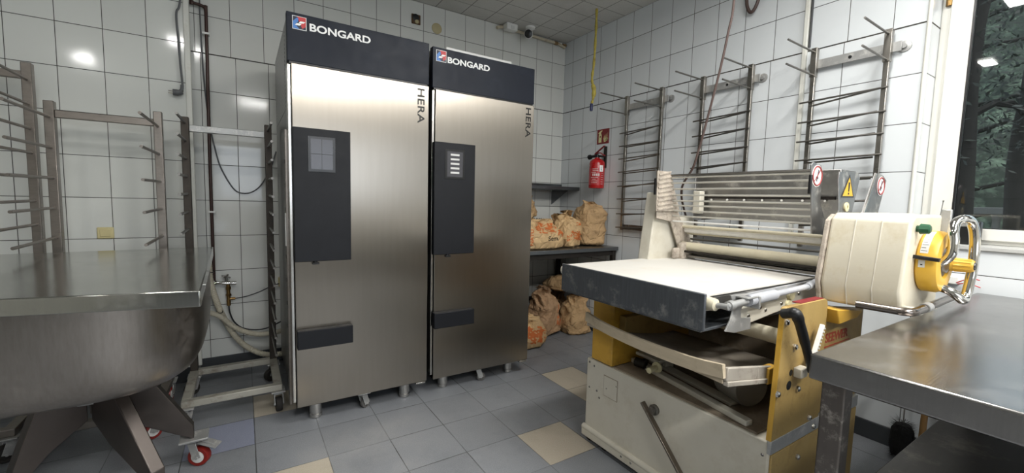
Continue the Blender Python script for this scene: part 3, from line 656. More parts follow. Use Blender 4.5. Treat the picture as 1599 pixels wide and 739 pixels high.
# cables on the right
t = thing('hanging_yellow_cord', 'yellow sleeved cord with a dark connector hanging from the ceiling', 'cord', (-.35, -.8, 2.1))
q = MB(); q.tube(smooth_path([(-.30, -.79, ZC), (-.30, -.79, 2.75), (-.302, -.783, 2.5), (-.31, -.775, 2.36), (-.295, -.79, 2.27), (-.30, -.788, 2.2), (-.305, -.776, 2.15)], 8), .012, 10, radii=[.011+.002*sin(i*1.3)+(.008 if 27 < i < 39 else 0) for i in range(49)]); q.build('sleeve', M_yrope, t)
q = MB(); q.lathe([(.011, 0), (.014, .01), (.014, .06), (.011, .065)], (-.305, -.775, 2.09), (0, 0, 1), 14); q.build('connector', mat('navy_connector', '2a2f55', .4, var=.1), t)
cable('hanging_brown_cable', [(-.70, -2.262, ZC), (-.70, -2.285, 2.40), (-.70, -2.262, 2.20), (-.70, -2.225, 2.0), (-.70, -2.165, 1.74), (-.70, -2.135, 1.62), (-.70, -2.10, 1.5), (-.66, -2.0, 1.36), (-.5, -1.95, 1.15)], .0065, M_cableb, 'long brown cable hanging from the ceiling down behind the dough sheeter', 'cable', 10)
cable('cable_loop', [(-.03, -1.955, ZC), (-.03, -1.962, 2.70), (-.03, -1.975, 2.61), (-.03, -2.005, 2.575), (-.03, -2.04, 2.63), (-.03, -2.06, 2.75), (-.03, -2.06, ZC)], .011, M_cableb, 'loop of brown cable at the top of the right wall', 'cable', 8)
t = thing('wall_conduit', 'cream vertical cable conduit on the right wall beside the nearest wall rack', 'conduit', (-.01, -2.345, 1.1))
MB().box(-.022, 0, -2.352, -2.328, 1.10, ZC).build('channel', M_strip, t, bev=.003); q = MB(); q.cyl((-.008, -2.362, 2.25), (-.008, -2.362, ZC), .006, 8); q.build('cable', M_cabled, t)

# ------------------------------------------------------------------ fire extinguisher and its sign
ex, ey, ez = -.085, -.645, 1.415
t = thing('fire_extinguisher', 'red fire extinguisher hanging on the right wall', 'fire extinguisher', (ex, ey, ez))
q = MB(); q.lathe([(.058, 0), (.070, .004), (.072, .012), (.072, .235), (.066, .255), (.048, .272), (.024, .282), (.022, .290)], (ex, ey, ez), seg=36); q.build('cylinder', M_red, t)
q = MB(); q.lathe([(.0728, .03), (.0732, .03), (.0732, .19), (.0728, .19)], (ex, ey, ez), seg=36, cap=False); q.build('label_band', mat('extinguisher_label_red', 'b8282a', .35, var=.3, vscale=60), t)
lab = MB()
def arc_patch(mb, a0, a1, z0_, z1_, r=.0742):
    n = 5
    for k in range(n):
        b0_, b1_ = a0+(a1-a0)*k/n, a0+(a1-a0)*(k+1)/n
        P_ = [(ex+cos(b)*r, ey+sin(b)*r, z) for b, z in ((b0_, z0_), (b1_, z0_), (b1_, z1_), (b0_, z1_))]; mb.poly(P_, [(0, 1, 2, 3)])
fa = math.atan2(-3.65+.645, -2.93+.085)
rnd = random.Random(3)
for k in range(9):
    z = ez+.05+k*.016
    if k in (4, 5): continue
    a = fa-.75+rnd.random()*.2
    arc_patch(lab, a, a+.5+rnd.random()*.5, z, z+.004)
for k in range(4): arc_patch(lab, fa-.55+k*.25, fa-.40+k*.25, ez+.114, ez+.138)
for k in range(7): arc_patch(lab, fa+.55, fa+.9, ez+.04+k*.02, ez+.043+k*.02)
lab.build('label_print', M_paper, t, smooth=False)
lab = MB(); arc_patch(lab, fa+.35, fa+.85, ez+.155, ez+.215, .0748); tagp = lab.build('inspection_sticker', M_lettw, t, smooth=False)
lab = MB(); arc_patch(lab, fa+.5, fa+.56, ez+.17, ez+.20, .0752); arc_patch(lab, fa+.5, fa+.66, ez+.168, ez+.174, .0752); lab.build('sticker_mark', M_black, tagp, smooth=False)
q = MB(); q.lathe([(.018, .288), (.018, .315), (.012, .32)], (ex, ey, ez), seg=16); q.cyl((ex, ey+.005, ez+.308), (ex-.01, ey+.075, ez+.305), .013, 12); q.build('valve', M_black, t)
q = MB(); q.bar((ex, ey+.03, ez+.328), (ex-.01, ey-.10, ez+.392), .022, .006); q.bar((ex, ey+.03, ez+.322), (ex-.01, ey-.045, ez+.335), .022, .006); q.bar((ex-.01, ey-.045, ez+.335), (ex-.015, ey-.11, ez+.300), .022, .006); q.build('lever_handle', mat('dark_red_lever', '8b1b22', .35, var=.1), t, bev=.002)
q = MB(); q.lathe([(.018, 0), (.024, .01), (.024, .028), (.014, .035)], (ex-.012, ey+.072, ez+.303), (0, 1, -.1), 16); q.build('nozzle', M_black, t)
q = MB(); q.box(-.018, 0, ey-.04, ey-.015, ez+.2, ez+.40); q.box(-.08, -.018, ey-.036, ey-.02, ez+.295, ez+.312); q.build('wall_bracket', M_grime, t)
t = thing('fire_sign', 'dark red fire extinguisher sign above the extinguisher', 'sign', (-.002, -.625, 1.84))
sg = MB().box(-.004, 0, -.703, -.545, 1.845, 1.985).build('panel', M_redp, t)
q = MB(); bx = -.0048; cream_s = mat('photoluminescent_cream', 'ded79f', .5, var=.03)
q.prism([(-.568, 1.86), (-.606, 1.86), (-.606, 1.93), (-.598, 1.945), (-.598, 1.955), (-.614, 1.968), (-.612, 1.975), (-.59, 1.968), (-.576, 1.962), (-.562, 1.95), (-.565, 1.945), (-.576, 1.948), (-.568, 1.93)], 0, bx, -.0041); q.build('extinguisher_symbol', cream_s, t, smooth=False)
q = MB()
for k in range(3):
    yy = -.638-k*.018; q.prism([(yy+.0, 1.868), (yy-.012, 1.875), (yy-.006, 1.90), (yy-.014, 1.93+.01*k), (yy-.004, 1.915), (yy+.006, 1.895)], 0, bx, -.0041)
q.prism([(-.636, 1.862), (-.688, 1.90), (-.690, 1.885), (-.655, 1.858)], 0, bx, -.0041); q.build('flame_symbol', cream_s, t, smooth=False)
q = MB(); q.lathe([(.008, 0), (.007, .0006)], (-.0049, -.588, 1.915), (-1, 0, 0), 14); q.build('symbol_spot', M_redp, t)

# ------------------------------------------------------------------ three wall racks with pins on the right wall
def wall_rack(ya, yb, label):
    t = thing('wall_pin_rack', label, 'rack', (0, (ya+yb)/2, 1.04), 'wall mounted pin racks')
    for y in (ya, yb):
        MB().box(-.062, -.030, y-.016, y+.016, 2.055, 2.222).build('bracket_plate', S_wrack, t, bev=.002)
        q = MB(); q.box(-.056, -.034, y-.012, y+.012, 1.04, 2.06); q.build('post', S_wrack, t, bev=.002)
        q = MB(); q.tube([(-.020, y+.018, 1.05), (-.020, y+.018, 2.06)], .004, 6); q.build('pivot_rod', M_black, t)
        q = MB(); q.lathe([(.030, 0), (.028, .006), (.012, .008), (.012, .018)], (-.0, y+(-.055 if y == yb else .022), 2.13), (-1, 0, 0), 20); q.build('fixing_bolt', S_galv, t)
        for z in (2.197, 2.066):
            q = MB(); q.cyl((-.045, y, z), (-.37, y, z+.006), .0055, 10); q.build('pin', S_rod, t)
    q = MB(); q.box(-.032, -.026, yb-.05, ya+.03, 2.105, 2.155); q.build('cross_plate', S_galv, t, bev=.001)
    q = MB(); q.lathe([(.009, 0), (.008, .004)], (-.032, (ya+yb)/2, 2.13), (-1, 0, 0), 12); q.build('bolt_head', M_black, t)
    MB().box(-.032, -.026, yb, ya, 1.045, 1.09).build('cross_plate', S_leg if ya > -1 else S_galv, t, bev=.001)
    rn = random.Random(int(-ya*10))
    for z in (1.915, 1.80, 1.685, 1.57, 1.45, 1.325, 1.20, 1.08):
        q = MB(); q.cyl((-.066, yb-.022, z+rn.uniform(-.006, .012)), (-.066, ya+.055, z-.012+rn.uniform(-.008, .008)), .0055, 8); q.build('folded_pin', S_rod, t)
        q = MB(); q.cyl((-.052, ya+.01, z-.028+rn.uniform(-.006, .006)), (-.052, yb+.02, z-.002+rn.uniform(-.01, .01)), .0055, 8); q.build('folded_pin', S_rod, t)
wall_rack(-.955, -1.325, 'farthest wall mounted pin rack, next to the fire extinguisher')
wall_rack(-1.690, -2.040, 'middle of the three wall pin racks, behind the hanging brown cable')
wall_rack(-2.412, -2.755, 'nearest wall pin rack, closest to the window')

# ------------------------------------------------------------------ corner table, upper shelf
t = thing('corner_table', 'grey steel table in the corner carrying flour sacks', 'table', (-.6, -.5, 0))
MB().box(-1.12, -.016, -.90, -.015, .845, .878).build('tabletop', S_stable, t, bev=.003)
for x, y in ((-.045, -.86), (-1.08, -.86), (-.045, -.06), (-.5, -.06)):
    MB().box(x-.02, x+.02, y-.02, y+.02, 0, .845).build('leg', M_grime, t, bev=.003)
MB().box(-1.08, -.04, -.075, -.045, .24, .28).build('stretcher', M_grime, t, bev=.002)
MB().box(-1.08, -.04, -.875, -.85, .80, .845).build('apron', M_grime, t, bev=.002)
t = thing('wall_shelf', 'small grey steel shelf above the flour sacks in the corner', 'shelf', (-.5, -.2, 1.40))
MB().box(-1.1, -.001, -.315, -.001, 1.400, 1.434).build('board', S_stable, t, bev=.003)
MB().box(-1.1, -.001, -.02, -.001, 1.434, 1.47).build('upstand', S_stable, t)
for x in (-.9, -.12):
    q = MB(); q.prism([(-.001, 1.40), (-.28, 1.40), (-.001, 1.25)], 0, x-.003, x+.003); q.build('bracket', S_stable, t)

# ------------------------------------------------------------------ flour sacks
def sack(c, sx, sy, sz, seed, m, label, rot=0, tilt=0, tiltax='Y', top=.25, wr=.02, prints=(), group='flour sacks on the corner table', slump=0., flat=3.2, n=56):
    rnd = random.Random(seed); off = Vector((seed*3.1, seed*1.7, seed*2.3)); q = MB(); NU, NV = 72, n; rings = []
    R = Matrix.Rotation(rot, 4, 'Z') @ Matrix.Rotation(tilt, 4, tiltax)
    for j in range(NV+1):
        v = j/NV; z = v
        if v < .07: s = .80+.20*sin(v/.07*pi/2)
        elif v < 1-top: s = 1.0+.05*sin((v-.07)/(1-top-.07)*pi)
        else:
            k = (v-(1-top))/top; s = 1-.30*k-.5*k**4
        ring = []
        for i in range(NU):
            th = 2*pi*i/NU; cx_, cy_ = sup(.5, .5, flat, i, NU)
            kk = max(0, (v-(1-top))/top); sy_ = s*(1-.55*kk**1.5); sx_ = (1-(1-s)*.55)
            if j == NV: sx_ *= .6; sy_ *= .4
            p = Vector((cx_*sx*sx_, cy_*sy*sy_, z*sz))
            nr = noise.ridged_multi_fractal((p*8.0+off), .85, 2.1, 5, .8, 1.9); nb = noise.noise(p*4+off); ns = noise.noise(Vector((p.x*22, p.y*22, p.z*9))+off)
            a = wr*(.65+2.0*kk+.35*(1-min(1, v*4)))
            d = (nr-1.2)*a*1.0+nb*wr*1.3+ns*wr*.6*(.4+kk)
            rad = Vector((cx_, cy_, 0)).normalized()
            p += rad*d; p.z += (nb*.6+ns*.5)*wr*(v*1.4)+kk*nr*wr*.6
            p.z -= slump*sz*max(0, v-.3)*(p.x/sx+.5)
            p.x += noise.noise(Vector((0, 0, v*3))+off)*wr*2*v; p.y += noise.noise(Vector((4, 0, v*3))+off)*wr*1.5*v
            ring.append(p)
        rings.append(ring)
    # set on its support
    Q = [[R @ p for p in r] for r in rings]; mz = min(p.z for r in Q for p in r)
    base = Vector(c)-Vector((0, 0, mz)); V = [[q.bm.verts.new(p+base) for p in r] for r in Q]
    for A, B in zip(V, V[1:]):
        for i in range(NU): q.bm.faces.new((A[i], A[(i+1) % NU], B[(i+1) % NU], B[i]))
    q.bm.faces.new(V[0][::-1]); q.bm.faces.new(V[-1])
    # flatten what would sink into the support
    bv = BVHTree.FromBMesh(q.bm)
    t = thing('flour_sack', label, 'sack', c, group)
    q.build('sack_body', m, t)
    for (s_, o_, xd, ud, size, sxx, mm, fat) in prints:
        view = Vector(o_)-CAM; view.normalize()
        text('printed_text' if mm is not M_lettb else 'handwriting', s_, mm, t, o_, xd, ud, size, sx=sxx, ext=.0003, project=(bv, tuple(view)), fat=fat)
    return t, bv
def blot(t, bv, o, w_, h_, seed, m=M_orange, th=.45):
    """printed motif: little quads projected onto the paper"""
    q = MB(); o = Vector(o); vd = (o-CAM).normalized(); X = Vector((-vd.y, vd.x, 0)).normalized()*-1; U = Vector((0, 0, 1)); nx, nz = 42, 30
    grid = {}
    for i in range(nx+1):
        for k in range(nz+1):
            p = o+X*w_*(i/nx-.5)+U*h_*(k/nz-.5); h = bv.ray_cast(p-vd*.5, vd)
            if h[0] is not None: grid[i, k] = h[0]-vd*.0025
    for i in range(nx):
        for k in range(nz):
            e = 1-max(abs(i/nx-.5), abs(k/nz-.5))*1.2
            if noise.noise(Vector((i*.30+seed*9, k*.30, 0)))*.7+noise.noise(Vector((i*.11+seed*5, k*.11, 7)))*.6+e*.5 > th:
                c = [grid.get((i, k)), grid.get((i+1, k)), grid.get((i+1, k+1)), grid.get((i, k+1))]
                if all(x is not None for x in c) and max((c[0]-c[2]).length, (c[1]-c[3]).length) < .03: q.poly(c, [(0, 1, 2, 3)])
    if len(q.bm.faces): q.build('orange_print', m, t, smooth=False)
ZT = .879
s1, b1 = sack((-.79, -.74, ZT), .44, .25, .245, 1, M_sack[0], 'low pale flour sack with black handwriting at the front of the corner table', top=.45, wr=.020,
   prints=(('Sem.', (-.815, -.88, .955), (.985, .17, 0), (0, 0, 1), .055, 1.25, M_lettb, .0006), ('25', (-.60, -.86, 1.0), (0, 0, -1), (1, .2, 0), .06, 1, M_orange, .001), ('NATU', (-.965, -.88, .92), (0, 0, 1), (-1, 0, 0), .045, 1.1, M_orange, .001)))
blot(s1, b1, (-.80, -.86, 1.06), .22, .09, 1, th=.30); blot(s1, b1, (-.66, -.86, 1.05), .06, .13, 5, th=.36)
s2, b2 = sack((-.455, -.69, ZT), .26, .24, .32, 2, M_sack[0], 'rounded flour sack with crumpled open top in the middle of the corner table', rot=.2, top=.5, wr=.030)
blot(s2, b2, (-.47, -.85, .985), .12, .09, 2, th=.30); blot(s2, b2, (-.43, -.85, 1.09), .10, .03, 6, th=.4)
s3, b3 = sack((-.175, -.66, ZT), .29, .27, .43, 3, M_sack[1], 'tallest standing brown flour sack at the right end of the corner table', rot=-.15, tilt=.05, top=.22, wr=.022, slump=.22)
blot(s3, b3, (-.06, -.80, 1.10), .04, .16, 7, m=mat('dark_red_print', '8c3a2c', .7, var=.1), th=.42)
s4, b4 = sack((-.82, -.44, ZT), .34, .25, .36, 4, M_sack[0], 'flour sack with writing behind the low pale sack on the corner table', top=.5, wr=.032,
   prints=(('Wuw', (-.86, -.62, 1.10), (.985, .1, 0), (0, 0, 1), .07, 1.1, M_lettb, .0006),))
s5, b5 = sack((-.62, -.165, ZT), .32, .22, .245, 15, M_sack[1], 'brown flour sack at the back of the corner table against the wall', top=.5, wr=.030)
s6, b6 = sack((-.64, -.17, ZT+.245), .30, .2, .23, 5, M_sack[1], 'crumpled empty flour sack on top of the rear stack under the wall shelf', top=.6, wr=.035)
s7, b7 = sack((-.30, -.36, ZT), .22, .18, .27, 6, M_sack[3], 'dark flour sack tucked behind the two sacks at the right of the corner table', top=.5, wr=.03)
G2 = 'flour sacks on the floor under the corner table'
f1, d1 = sack((-.86, -.60, 0), .44, .34, .27, 8, M_sack[0], 'flour sack with large orange print slumped on the floor beside the right cabinet', rot=.1, top=.55, wr=.03, group=G2)
blot(f1, d1, (-.80, -.75, .12), .26, .16, 8, th=.28)
f2, d2 = sack((-.47, -.42, 0), .30, .25, .44, 9, M_sack[2], 'upright brown flour sack standing on the floor between two others', rot=.25, tilt=-.1, top=.4, wr=.034, group=G2)
blot(f2, d2, (-.40, -.56, .2), .06, .2, 9, th=.35)
f3, d3 = sack((-.19, -.52, 0), .30, .28, .38, 10, M_sack[1], 'full round flour sack on the floor nearest the dough sheeter', rot=-.1, top=.42, wr=.028, group=G2)
f4, d4 = sack((-.13, -.20, 0), .22, .22, .40, 11, M_sack[3], 'dark flour sack at the back of the floor pile in the corner', rot=.3, top=.4, wr=.034, group=G2)
f5, d5 = sack((-.235, -.42, .385), .34, .42, .15, 12, M_sack[1], 'flour sack lying on top of the floor pile under the table', rot=.5, tilt=.12, top=.5, wr=.024, group=G2)
f6, d6 = sack((-.73, -.20, 0), .34, .22, .34, 13, M_sack[3], 'shadowed flour sack against the back wall under the table', rot=0, top=.4, wr=.03, group=G2)

# ------------------------------------------------------------------ dough sheeter
t = thing('dough_sheeter', 'cream and yellow dough sheeter with floured white belt and wire guard', 'dough sheeter', (-1.03, -2.49, 0))
q = MB(); q.box(-1.40, -.665, -2.950, -2.02, .075, .455); q.build('base_cabinet', M_cream, t, bev=.006)
MB().box(-1.385, -.67, -2.90, -2.20, .452, .462).build('dusty_top_tray', M_tray, t)
q = MB(); q.tube([(-1.405, -2.015, .075), (-1.405, -2.955, .075)], .016, 12); q.box(-1.418, -1.40, -2.955, -2.015, .032, .075); q.build('skirt_rail', M_cream, t, bev=.003)
MB().box(-1.4008, -1.399, -2.243, -2.147, .297, .405).build('panel_gap', M_tray, t)
MB().box(-1.403, -1.399, -2.24, -2.15, .30, .402).build('access_panel', M_cream, t, bev=.001)
q = MB()
for y, z in ((-2.17, .34), (-2.235, .375), (-2.10, .30), (-2.12, .27), (-2.045, .30), (-2.075, .425), (-2.04, .435), (-2.30, .055), (-2.36, .055), (-2.93, .40)):
    q = MB(); q.lathe([(.006, 0), (.004, .003)], (-1.4 if z > .1 else -1.418, y, z), (-1, 0, 0), 10); q.build('screw', S_rod, t)
q = MB(); q.lathe([(.024, 0), (.024, .012), (.016, .014), (.016, .03)], (-1.40, -2.468, .362), (-1, 0, 0), 24); q.build('crank_pivot', S_rod, t)
q = MB(); q.bar((-1.435, -2.425, .388), (-1.435, -2.765, .035), .010, .026, (1, 0, 0)); q.build('crank_bar', steel('crank_bar_steel', '7d746a', .4, (1, 1, 1), .15), t, bev=.002)
for y in (-2.06, -2.17, -2.80): caster(t, -1.36, y, .075, .030, M_rubber, yaw=2.6, wdt=.022)
for y in (-2.1, -2.85): caster(t, -.75, y, .075, .030, M_rubber, yaw=2.6, wdt=.022)
MB().box(-1.40, -.70, -2.195, -2.05, .46, .93).build('side_post', M_yellow, t, bev=.006)
q = MB(); q.box(-1.36, -.75, -2.24, -2.198, .60, .72); q.build('inner_bracket', M_yellowp, t, bev=.003)
# near side panels
def rr(x0_, x1_, z0_, z1_, r=.03, n=6):
    P_ = [(x0_-.027, z0_), (x1_, z0_)]
    P_ += [(x1_-r+r*cos(a), z1_-r+r*sin(a)) for a in [pi/2*k/n for k in range(n+1)]]
    P_ += [(x0_+.012-.012*sin(a)*1, z1_-.012+.012*cos(a)) for a in [pi/2*k/n for k in range(n+1)]]
    return P_
q = MB(); q.prism(rr(-1.375, -1.045, .46, .935), 1, -2.957, -2.940); q.build('side_panel', M_yellowp, t, bev=.003)
q = MB(); q.bar((-1.404, -2.9485, .462), (-1.3775, -2.9485, .922), .0165, .002, (1, 0, 0)); q.build('panel_edge', M_yellow, t)
q = MB(); q.prism([(-1.05, .46), (-.655, .46), (-.655, .845), (-1.05, .90)], 1, -2.945, -2.915); rp = q.build('rear_side_panel', M_yellowp, t, bev=.003)
MB().box(-1.403, -.662, -2.958, -2.944, .412, .462).build('grey_trim_strip', S_galv, t, bev=.002)
MB().box(-1.390, -.667, -2.957, -2.944, .085, .408).build('lower_side_panel', M_yellowp, t, bev=.003)
M_redt = mat('red_lettering', 'a33a26', .5, var=.1)
text('lettering', 'SEEWER', M_redt, rp, (-1.012, -2.9455, .748), (.995, 0, -.01), (0, 0, 1), .052, sx=1.12, ext=.0006, fat=.001)
MB().box(-1.02, -.78, -2.9465, -2.945, .728, .733).build('lettering_underline', M_redt, rp)
MB().box(-1.26, -1.08, -2.954, -2.925, .9345, .9375).build('top_sticker', M_redp, t)
q = MB()
for x, z in ((-1.362, .883), (-1.288, .783), (-1.242, .619), (-1.388, .632), (-1.13, .48), (-1.09, .435), (-1.20, .345), (-.80, .50)):
    q = MB(); q.lathe([(.012, 0), (.011, .007), (.006, .010)], (x, -2.957, z), (0, -1, 0), 6); q.build('bolt', S_bright, t)
q = MB(); q.lathe([(.017, .0), (.017, .0008)], (-1.308, -2.957, .645), (0, -1, 0), 16); q.lathe([(.012, .0), (.012, .0008)], (-1.30, -2.957, .69), (0, -1, 0), 12); q.build('panel_hole', M_black, t)
q = MB(); q.box(-1.20, -.99, -2.955, -2.946, .0, .0)if False else None; 
q = MB(); q.lathe([(.014, 0), (.018, .006), (.018, .02)], (-.95, -2.945, .855), (0, -1, 0), 16); q.build('side_knob', M_black, t)
# black lever and toothed rack
q = MB(); q.tube(smooth_path([(-1.385, -2.958, .915), (-1.398, -2.985, .925), (-1.398, -3.0, .926), (-1.359, -3.0, .879), (-1.310, -3.0, .804), (-1.245, -3.0, .70)], 6), .018, 14, radii=[.017]*8+[.018]*8+[.016]*8+[.014]*7); q.build('adjusting_lever', M_black, t)
q = MB(); q.box(-1.285, -1.235, -2.985, -2.957, .672, .708); q.build('lever_block', M_cream, t, bev=.004)
q = MB(); q.bar((-1.238, -2.985, .69), (-1.152, -2.985, .852), .010, .014, (0, -1, 0)); d = Vector((.09, 0, .182)).normalized(); nrm = Vector((d.z, 0, -d.x))
q.build('toothed_rack', M_flour, t, bev=.001)
q = MB()
for k in range(14):
    c = Vector((-1.232, -2.985, .695))+d*(.0128*k)+nrm*.012; q.bar(c-nrm*.006, c+nrm*.006, .014, .006, tuple(d))
q.build('rack_teeth', M_paper, t)
# lower catch pan
A, B, C_, D = Vector((-1.485, -2.10, .672)), Vector((-1.600, -2.885, .715)), Vector((-.95, -2.895, .600)), Vector((-.95, -2.10, .585))
q = MB(); n = 14; top = []; 
for s_ in (0, -.012):
    top.append([[q.bm.verts.new((A.lerp(B, i/n)).lerp(D.lerp(C_, i/n), j/n)+Vector((0, 0, s_-.012*sin(pi*j/n)))) for j in range(n+1)] for i in range(n+1)])
T, Bm = top
for i in range(n):
    for j in range(n):
        q.bm.faces.new((T[i][j], T[i+1][j], T[i+1][j+1], T[i][j+1])); q.bm.faces.new((Bm[i][j], Bm[i][j+1], Bm[i+1][j+1], Bm[i+1][j]))
for k in range(n):
    q.bm.faces.new((T[k][0], Bm[k][0], Bm[k+1][0], T[k+1][0])); q.bm.faces.new((T[k][n], T[k+1][n], Bm[k+1][n], Bm[k][n]))
    q.bm.faces.new((T[0][k], T[0][k+1], Bm[0][k+1], Bm[0][k])); q.bm.faces.new((T[n][k], Bm[n][k], Bm[n][k+1], T[n][k+1]))
q.build('catch_pan', M_felt, t)
q = MB(); lp = smooth_path([(-1.468, -2.075, .700), (-1.51, -2.25, .692), (-1.555, -2.5, .697), (-1.59, -2.75, .712), (-1.606, -2.89, .732)], 5)
hh = [.046]*len(lp)
for k in range(len(lp)-1): q.bar(lp[k], lp[k+1]+(lp[k+1]-lp[k])*.02, .014, .046)
q.bar((-1.468, -2.085, .672), (-1.60, -2.885, .703), .010, .03); q.build('pan_front_lip', M_wood, t)
q = MB(); q.bar((-1.60, -2.892, .722), (-1.42, -2.897, .694), .014, .045); q.bar((-1.42, -2.897, .694), (-1.20, -2.90, .655), .014, .045); q.bar((-1.60, -2.894, .69), (-1.42, -2.9, .663), .02, .018); q.bar((-1.42, -2.9, .663), (-1.2, -2.9, .628), .02, .018); q.build('pan_side_lip', mat('floured_metal_lip', 'aaa398', .7, var=.2, dirt='6f665b', dirt_amt=.6, dscale=14), t, bev=.003)
MB().box(-1.36, -1.30, -2.913, -2.88, .64, .70).build('pan_bracket', M_yellow, t, bev=.003)
# belt table
q = MB(); prof = [(-.72, .965), (-1.56, .965)]+[(-1.572-.026*sin(a), .937+.028*cos(a)) for a in [pi*k/10 for k in range(11)]]+[(-1.2, .905), (-.80, .885)]
inner = [(x+(.004 if i > 1 else 0), z-(.005 if z > .937 else -.005)) for i, (x, z) in enumerate(prof)]
poly = prof+inner[::-1]; nP = len(prof); V0 = [q.bm.verts.new((x, -2.015, z)) for x, z in poly]; V1 = [q.bm.verts.new((x, -2.795, z)) for x, z in poly]; m_ = len(poly)
for i in range(m_): q.bm.faces.new((V0[i], V0[(i+1) % m_], V1[(i+1) % m_], V1[i]))
for V in (V0, V1):
    for i in range(nP-1): q.bm.faces.new((V[i], V[i+1], V[m_-2-i], V[m_-1-i]))
q.build('belt', M_belt, t)
q = MB(); q.box(-1.54, -.75, -2.80, -2.01, .925, .955); q.build('table_bed', S_plate, t)
MB().box(-1.616, -1.604, -2.812, -2.045, .845, .976).build('end_plate', S_end, t, bev=.003)
MB().box(-1.61, -1.05, -2.80, -2.05, .838, .848).build('crumb_tray', S_end, t, bev=.002)
q = MB(); q.lathe([(.012, 0), (.021, .004), (.024, .03), (.024, .80), (.021, .825), (.010, .83)], (-1.572, -2.83, .937), (0, 1, 0), 24); q.build('end_roller', M_roller, t)
q = MB(); q.cyl((-1.572, -2.83, .937), (-1.572, -2.872, .940), .010, 14); q.cyl((-1.572, -2.862, .940), (-1.45, -2.862, .945), .012, 12); q.cyl((-1.56, -2.862, .94), (-1.535, -2.862, .941), .017, 12); q.build('roller_axle', S_galv, t)
q = MB(); q.prism([(-1.50, .965), (-1.395, .962), (-1.43, .90), (-1.425, .875), (-1.36, .868), (-1.355, .825), (-1.46, .825), (-1.52, .838), (-1.492, .875), (-1.475, .92)], 1, -2.835, -2.829); q.build('side_bracket', S_galv, t, bev=.001)
q = MB(); q.box(-1.47, -1.40, -2.88, -2.83, .955, .962); q.box(-1.405, -1.395, -2.885, -2.83, .915, .962); q.build('rod_bracket', S_galv, t, bev=.002)
q = MB(); q.prism([(-1.425, .905), (-.72, .960), (-.70, .92), (-.78, .893), (-1.38, .838), (-1.425, .85)], 1, -2.825, -2.812); q.build('side_rail', M_cream, t, bev=.004)
q = MB(); q.prism([(-1.425, .95), (-.72, .962), (-.72, .935), (-1.425, .925)], 1, -2.811, -2.803); q.build('belt_side_guard', M_sleeve, t)
q = MB(); q.lathe([(.022, 0), (.022, .014), (.012, .018)], (-1.06, -2.825, .925), (0, -1, 0), 24); q.lathe([(.018, 0), (.018, .01)], (-1.07, -2.825, .885), (0, -1, 0), 24); q.build('guide_wheel', M_paledisp, t)
q = MB()
for x, z in ((-1.36, .872), (-1.24, .880), (-.98, .92), (-1.28, .895), (-1.12, .892), (-1.40, .85)):
    q = MB(); q.lathe([(.007, 0), (.006, .004)], (x, -2.825, z), (0, -1, 0), 10); q.build('screw', S_rod, t)
q = MB(); q.tube([(-1.44, -2.862, .946), (-1.26, -2.862, .950)], .020, 16); q.build('tension_sleeve', M_sleeve, t)
q = MB(); q.tube([(-1.27, -2.862, .950), (-.95, -2.862, .958)], .0115, 12); q.tube([(-1.0, -2.862, .957), (-.90, -2.862, .972)], .015, 12); q.build('tension_rod', M_sleeve, t)
q = MB(); q.lathe([(.012, -.01), (.030, 0), (.030, .68), (.012, .69)], (-1.22, -2.89, .785), (0, 1, 0), 24); q.build('return_roller', M_roller, t)
q = MB(); q.lathe([(.031, 0), (.031, .02)], (-1.22, -2.905, .785), (0, 1, 0), 20); q.build('roller_end_cap', M_grime, t)
MB().box(-.80, -.70, -2.88, -2.2, .47, .84).build('drive_cover', M_tray, t, bev=.005)
# things lying in the base are separate objects further down
# roller head
FY, NY = -2.08, -2.82
q = MB(); q.prism([(-.745, .95), (-.61, .95), (-.68, 1.10), (-.775, 1.20), (-.86, 1.35), (-.905, 1.455), (-.995, 1.455), (-.985, 1.2), (-.86, 1.18), (-.79, 1.05)], 1, FY-.008, FY); q.build('far_side_plate', M_flourd, t, bev=.002)
q = MB(); q.prism([(-1.005, 1.24), (-.80, 1.24), (-.905, 1.462), (-1.01, 1.462)], 1, FY-.02, FY-.012)
for k in range(9): q.bar((-1.0+.0*k, FY-.022, 1.44-.024*k), (-.90+.009*k, FY-.022, 1.46-.024*k), .006, .010)
q.build('far_guard_plate', M_flourd, t, bev=.001)
q = MB(); q.prism([(-1.01, .93), (-.955, 1.345), (-.88, 1.345), (-.86, 1.21), (-.60, 1.21), (-.60, .93)], 1, -2.06, -1.985); q.build('far_housing', M_cream, t, bev=.006)
q = MB(); q.bar((-1.012, FY-.01, 1.42), (-1.012, FY-.01, 1.33), .01, .012, (1, 0, 0)); q.build('guard_stop', M_black, t)
q = MB(); q.prism([(-.955, 1.455), (-.935, 1.468), (-.865, 1.458), (-.855, 1.43), (-.845, 1.30), (-.76, 1.19), (-.76, 1.16), (-.90, 1.168), (-.925, 1.30)], 1, NY-.003, NY+.003); gpn = q.build('guard_side_plate', S_plate, t, bev=.001)
rods = [1.437, 1.425, 1.395, 1.362, 1.328, 1.296, 1.270, 1.240, 1.210, 1.180]
for k, z in enumerate(rods):
    x = -.895+(1.437-z)*.20; q = MB(); q.cyl((x, FY-.01, z+.004), (x, NY, z), .0048 if k else .006, 8); q.build('guard_rod', S_rod if k == 0 else M_flour if k > 8 else mat('pale_guard_rod', 'c4c1b8', .4, metal=.3, var=.1), t)
q = MB(); q.bar((-.955, NY-.004, 1.415), (-.955, NY-.004, 1.335), .012, .012, (1, 0, 0)); q.build('guard_grip', M_black, t, bev=.003)
